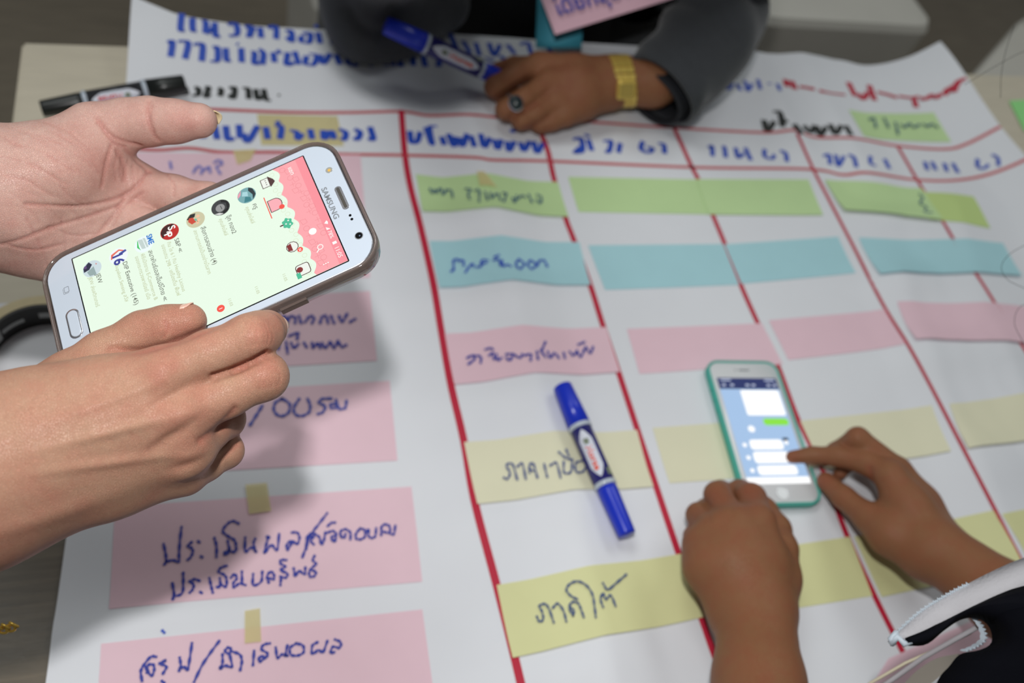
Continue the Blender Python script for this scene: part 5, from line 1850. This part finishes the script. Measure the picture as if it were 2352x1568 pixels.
# torso
tr = []
for z, w in ((.50, .13), (.80, .15), (1.05, .17), (1.25, .15)):
    tr.append(((tor[0] - w, tor[1] + .03, z), (tor[0] + w, tor[1] + .03, z), .12, .12))
tr.append(((tor[0] - .12, tor[1] + .03, .5), (tor[0] - .14, tor[1] + .03, 1.25), .13, .13))
tr.append(((tor[0] + .12, tor[1] + .03, .5), (tor[0] + .14, tor[1] + .03, 1.25), .13, .13))
body('jacket_body', [(.06, tr, .01)], .008, M_jack, pC)
tr = [((tor[0] - .03, tor[1] - .015, .5), (tor[0] - .02, tor[1] - .015, 1.2), .118, .11), ((tor[0] + .03, tor[1] - .015, .5), (tor[0] + .02, tor[1] - .015, 1.2), .118, .11)]
body('shirt', [(.04, tr, .01)], .008, M_shirt, pC)
# teal lanyard ribbon on the chest
g = Geo()
yy = tor[1] - .142
L0 = Cd(1283, 110, .985)
L1 = Cd(1290, -60, .965)
wv = RW[0] * .026
g.grid([[L0 + (L1 - L0) * i / 8 - wv, L0 + (L1 - L0) * i / 8, L0 + (L1 - L0) * i / 8 + wv] for i in range(9)])
o = g.world('lanyard', mat('teal_ribbon', (70, 160, 182), .6), None, True)
o.modifiers.new('thickness', 'SOLIDIFY').thickness = .0012
tag(o, 'wide teal neck ribbon hanging behind the pink card over the dark shirt', 'lanyard')
# pink card held at the chest
q = [Cd(1228, -42, .95), Cd(1500, -120, .95), Cd(1560, -8, .94), Cd(1275, 80, .94)]
e = empty('pink_card', tuple(sum(q) / 4))
tag(e, 'pink card with blue writing hanging in front of the dark shirt at the top', 'card')
g = Geo()
g.grid([[q[0] + (q[1] - q[0]) * i / 6 for i in range(7)], [q[3] + (q[2] - q[3]) * i / 6 for i in range(7)]])
o = g.world('sheet', mat('pink_badge_card', (222, 178, 192), .6), e)
o.modifiers.new('thickness', 'SOLIDIFY').thickness = .0004
V, Fc = text_mesh('โดยกลุ่มงาน', .02)
V[:, 0] /= V[:, 0].max()
ea, eb = Cd(1280, 36, .9385), Cd(1500, -28, .9385)
up = (q[0] - q[3]) / np.linalg.norm(q[0] - q[3])
g = Geo()
g.add([ea + (eb - ea) * v[0] + up * v[1] * .030 + RW[2] * -.0010 for v in V], Fc)
g.world('handwriting', M_ink, e)

# wristwatch
wa, wb = J(1500, 185, 'z', Z + .045, 56)[0], J(1415, 188, 'z', Z + .038, 53)[0]
wt = (wb - wa) / np.linalg.norm(wb - wa)
wc = Tz(1425, 187, Z + .040)
e = empty('wristwatch', tuple(wc))
tag(e, 'gold link wristwatch on the wrist of the person opposite', 'watch')
toc = CAM - wc
toc = toc - wt * (toc @ wt)
toc /= np.linalg.norm(toc)
ws = np.cross(wt, toc)
tilt = wt
rw_ = .0268
M_goldd = mat('gold_links', (232, 202, 104), .28, metal=.55)
for i in range(22):
    a = 2 * math.pi * (i + .5) / 22
    d = toc * math.cos(a) + ws * math.sin(a)
    t = -toc * math.sin(a) + ws * math.cos(a)
    shift = wt * (.004 * math.sin(a))
    for kx in (-1, 0, 1):
        g = Geo()
        g.box((0, 0, 0), (.0034, .0033, .0012))
        V = [wc + shift + d * rw_ * (1.0) + wt * (v[0] + kx * .0072) + t * v[1] + d * v[2] for v in g.v]
        g.v = V
        g.world('link', M_goldd, e)
a = -.30
d = toc * math.cos(a) + ws * math.sin(a)
t = -toc * math.sin(a) + ws * math.cos(a)
g = Geo()
lp = rrect(.021, .020, .004, 5)
Gr = []
for (sc, hh) in ((1, .000), (1, .0035), (.86, .0050)):
    Gr.append([wc + d * (rw_ + .001 + hh) + wt * x * sc + t * y * sc for x, y in lp])
g.grid(Gr, True)
g.add(Gr[-1], [tuple(range(len(lp)))])
cs = g.world('watch_case', M_goldd, e)
g = Geo()
g.add([wc + d * (rw_ + .0062) + wt * x * .72 + t * y * .72 for x, y in lp], [tuple(range(len(lp)))])
g.world('dial', mat('gold_dial', (196, 172, 92), .25, metal=.4), cs)

# ring with dark stone
ra, rb = J(1205, 225, 'z', Z + .036, 24), J(1162, 252, 'z', Z + .026, 24)
rt = (rb[0] - ra[0]) / np.linalg.norm(rb[0] - ra[0])
rc = ra[0] * .42 + rb[0] * .58
toc = CAM - rc
toc = toc - rt * (toc @ rt)
toc /= np.linalg.norm(toc)
e = empty('finger_ring', tuple(rc))
tag(e, 'silver ring with a large dark oval stone on the hand holding the marker', 'ring')
s2 = np.cross(rt, toc)
g = Geo()
g.tube([rc + (toc * math.cos(a) + s2 * math.sin(a)) * .0115 for a in np.linspace(0, 2 * math.pi, 25)], .0014, 8, False)
g.world('band', M_silver, e, True)
cc = rc + toc * .0122
g = Geo()
lp = [(.0078 * math.cos(a), .0086 * math.sin(a)) for a in np.linspace(0, 2 * math.pi, 25)[:-1]]
Gr = [[cc + rt * x * s_ + s2 * y * s_ + toc * h for x, y in lp] for s_, h in ((.75, -.002), (1, .0), (1.0, .0018), (.85, .0026))]
g.grid(Gr, True)
g.world('bezel', M_silver, e, True)
g = Geo()
Gr = [[cc + rt * x * s_ + s2 * y * s_ + toc * h for x, y in lp] for s_, h in ((.86, .0018), (.8, .0034), (.55, .0050), (.25, .0057), (.02, .0059))]
g.grid(Gr, True)
g.world('stone', mat('dark_stone', (26, 40, 44), .06), e, True)


# ------------------------------------------------------------------ chairs behind the table
M_cover = mat('grey_white_cover', (208, 205, 196), .7, noise=.04, nscale=6)


def chair(corner, ang, w, d, label, seat_z=.46):
    """covered chair; corner = front-left seat corner (towards the camera), ang rotation"""
    e = empty('covered_chair', (corner[0], corner[1], 0))
    tag(e, label, 'chair', None)
    cx = np.array([math.cos(ang), math.sin(ang)])
    cy = np.array([-cx[1], cx[0]])

    def loop(i0, z):
        pts = rrect(w - 2 * i0, d - 2 * i0, .04, 5, w / 2, d / 2)
        return [(*(np.array(corner[:2]) + cx * x + cy * y), z) for x, y in pts]
    g = Geo()
    g.grid([loop(0, .03), loop(.005, .25), loop(0.0, seat_z - .02), loop(.006, seat_z - .004), loop(.02, seat_z)], True)
    n = len(loop(0, 0))
    b = len(g.v) - n
    g.f.append(tuple(b + k_ for k_ in range(n)))
    g.world('seat_cover', M_cover, e, False)
    g = Geo()
    for z0, z1, y0 in ((seat_z, .95, d - .07),):
        pts = [(0.01, y0), (w - .01, y0), (w - .01, y0 + .06), (0.01, y0 + .06)]
        lo_ = [(*(np.array(corner[:2]) + cx * x + cy * y), z0 - .01) for x, y in pts]
        hi_ = [(*(np.array(corner[:2]) + cx * (x * .9 + w * .05) + cy * (y + .06)), z1) for x, y in pts]
        g.grid([lo_, hi_], True)
        b = len(g.v) - 4
        g.f.append((b, b + 1, b + 2, b + 3))
    g.world('backrest', M_cover, e)
    for x, y in ((.04, .04), (w - .04, .04), (.04, d - .04), (w - .04, d - .04)):
        p = np.array(corner[:2]) + cx * x + cy * y
        g = Geo()
        g.tube([(p[0], p[1], 0), (p[0], p[1], .06)], .012, 10)
        g.world('leg', M_metal, e)
    return e


p0 = Tz(1748, 38, .46)
p1 = Tz(2158, 62, .46)
chair(p0, math.atan2(p1[1] - p0[1], p1[0] - p0[0]), float(np.linalg.norm(p1 - p0)), .45, 'grey white covered chair behind the table, right of the grey jacket')
p0 = Tz(722, 0, .46)
dx = Tz(900, 5, .46) - p0
chair(p0 - np.array([0, .02, 0]), math.atan2(dx[1], dx[0]), .46, .45, 'pale covered chair edge left of the grey jacket elbow')
p0 = Tz(2205, 200, .46)
dy = Tz(2345, 40, .46) - p0
chair(p0, math.atan2(dy[1], dy[0]) - math.pi / 2, .46, .45, 'pale covered chair corner at the upper right edge of the photo')

# ------------------------------------------------------------------ black garment with white lining, lower right
M_gar = mat('black_cloth', (9, 10, 17), .9, bump=.2, bscale=900, spec=.1)
M_lin = mat('white_lining', (190, 188, 192), .85, noise=.05, nscale=60, bump=.4, bscale=700, spec=.1)
M_lace = mat('pale_lace', (196, 208, 218), .6)


def loftpx(rows, n=40):
    out = []
    for r in rows:
        R_ = resample(crom([np.array(Cd(x, y, d)) for x, y, d in r], 6), n)
        out.append([tuple(p) for p in R_])
    return out


up_e = [(2050, 1462, .485), (2110, 1410, .485), (2180, 1366, .485), (2220, 1345, .487), (2285, 1313, .49), (2352, 1285, .495), (2480, 1245, .50)]
bd = [(2080, 1470, .478), (2150, 1440, .476), (2240, 1396, .475), (2300, 1368, .475), (2352, 1350, .476), (2500, 1315, .48)]
mid = [((a[0] + b[0]) / 2, (a[1] + b[1]) / 2 - 3, .4815) for a, b in zip([up_e[0], up_e[1], up_e[3], up_e[4], up_e[5], up_e[6]], bd)]
g = Geo()
g.grid(loftpx([up_e, mid, bd]))
o = g.world('sleeve_lining', M_lin, pB, True)
s = o.modifiers.new('thickness', 'SOLIDIFY')
s.thickness = .0012
dn = [(2084, 1477, .482), (2125, 1474, .482), (2165, 1442, .482), (2205, 1417, .482), (2245, 1415, .483), (2310, 1440, .48), (2500, 1470, .48)]
mid = [(2086, 1473, .476), (2140, 1457, .473), (2205, 1410, .470), (2260, 1392, .466), (2330, 1385, .462), (2500, 1390, .458)]
g = Geo()
g.grid(loftpx([bd, mid, dn]))
o = g.world('upper_sleeve', M_gar, pB, True)
o.modifiers.new('thickness', 'SOLIDIFY').thickness = .0014
lowr = [(2243, 1414, .484), (2272, 1440, .482), (2277, 1475, .480), (2250, 1492, .482), (2205, 1502, .486), (2180, 1530, .488), (2155, 1560, .490), (2120, 1640, .50)]
l2 = [(2300, 1400, .468), (2330, 1430, .462), (2340, 1470, .460), (2320, 1510, .464), (2280, 1540, .468), (2250, 1570, .47), (2230, 1600, .472), (2200, 1680, .48)]
l3 = [(2420, 1350, .458), (2460, 1400, .450), (2470, 1460, .450), (2470, 1520, .452), (2460, 1570, .455), (2450, 1620, .458), (2420, 1680, .460), (2400, 1740, .465)]
l4 = [(2620, 1300, .50), (2680, 1360, .50), (2700, 1420, .50), (2700, 1500, .50), (2700, 1580, .50), (2690, 1660, .50), (2680, 1740, .50), (2660, 1820, .50)]
g = Geo()
g.grid(loftpx([lowr, l2, l3, l4]))
o = g.world('lower_sleeve', M_gar, pB, True)
o.modifiers.new('thickness', 'SOLIDIFY').thickness = .0014
# zigzag lace edge
g = Geo()
base = [(2046, 1470, .484), (2110, 1410, .484), (2180, 1366, .484), (2225, 1343, .486)]
P = resample(crom([np.array(Cd(*b)) for b in base], 8), 41)
for i in range(0, 40):
    a, b = P[i], P[i + 1]
    n_ = RW[1] * -1
    mid_ = (a + b) / 2 + n_ * .0016 * (1 if i % 2 else .6) - RW[0] * .0008
    g.tube([a, mid_, b], .00045, 5, False)
g.tube([Cd(2046, 1478, .482), Cd(2062, 1462, .480), Cd(2076, 1478, .479), Cd(2092, 1470, .478)], .0020, 8)
g.tube([Cd(2052, 1480, .482), Cd(2046, 1468, .482), Cd(2060, 1452, .483)], .0018, 8)
g.world('lace_trim', M_lace, pB, True)
# lower lace, in scallops, round the inside of the opening
g = Geo()
P = resample(crom([np.array(Cd(*b)) for b in [(2240, 1420, .487), (2256, 1440, .486), (2262, 1468, .484), (2240, 1486, .486), (2214, 1496, .487)]], 8), 25)
G0, G1_ = [], []
for i, p in enumerate(P):
    G0.append(p)
    G1_.append(p + (-RW[0] * .55 + RW[1] * -.15) * (.0042 + .0012 * abs(math.sin(i * 1.05))))
g.grid([G0, G1_])
for i in range(0, 24, 2):
    g.tube([P[i], (P[i] + P[i + 1]) / 2 + RW[0] * .0012, P[i + 1]], .0006, 5, False)
o = g.world('lace_trim', M_lace, pB, True)
# hem strip crossing the pink card
g = Geo()
g.tube([Cd(2244, 1440, .493), Cd(2190, 1470, .497), Cd(2120, 1510, .503), Cd(2050, 1560, .51), Cd(1990, 1600, .515)], .0014, 10, True)
g.world('hem', mat('grey_hem', (176, 172, 176), .8), pB, True)
g = Geo()
g.tube([Cd(2230, 1452, .497), Cd(2160, 1487, .503), Cd(2080, 1522, .509), Cd(2000, 1568, .515), Cd(1960, 1600, .52)], .0009, 8, True)
g.world('piping', mat('cream_piping', (206, 196, 170), .7), pB, True)
g = Geo()
g.grid(loftpx([[(2205, 1500, .50), (2150, 1512, .505), (2100, 1545, .51), (2050, 1600, .515)], [(2180, 1535, .495), (2150, 1560, .50), (2120, 1585, .505), (2090, 1620, .51)]], 20))
o = g.world('inner_facing', mat('grey_facing', (150, 144, 134), .8), pB, True)

# loose hair strands near the right edge
M_hair = mat('black_hair', (22, 18, 16), .5)
for st in ([(2420, 100), (2352, 118), (2290, 150), (2215, 195)], [(2330, 60), (2312, 110), (2300, 170), (2298, 225)], [(2420, 540), (2340, 570), (2302, 605), (2312, 640), (2360, 665)], [(2420, 700), (2350, 700), (2330, 740), (2352, 790)]):
    P = crom([np.array(Cd(x, y, .62)) for x, y in st], 8)
    g = Geo()
    g.tube(P, .00016, 5, False)
    g.world('hair_strand', M_hair, pB, True)
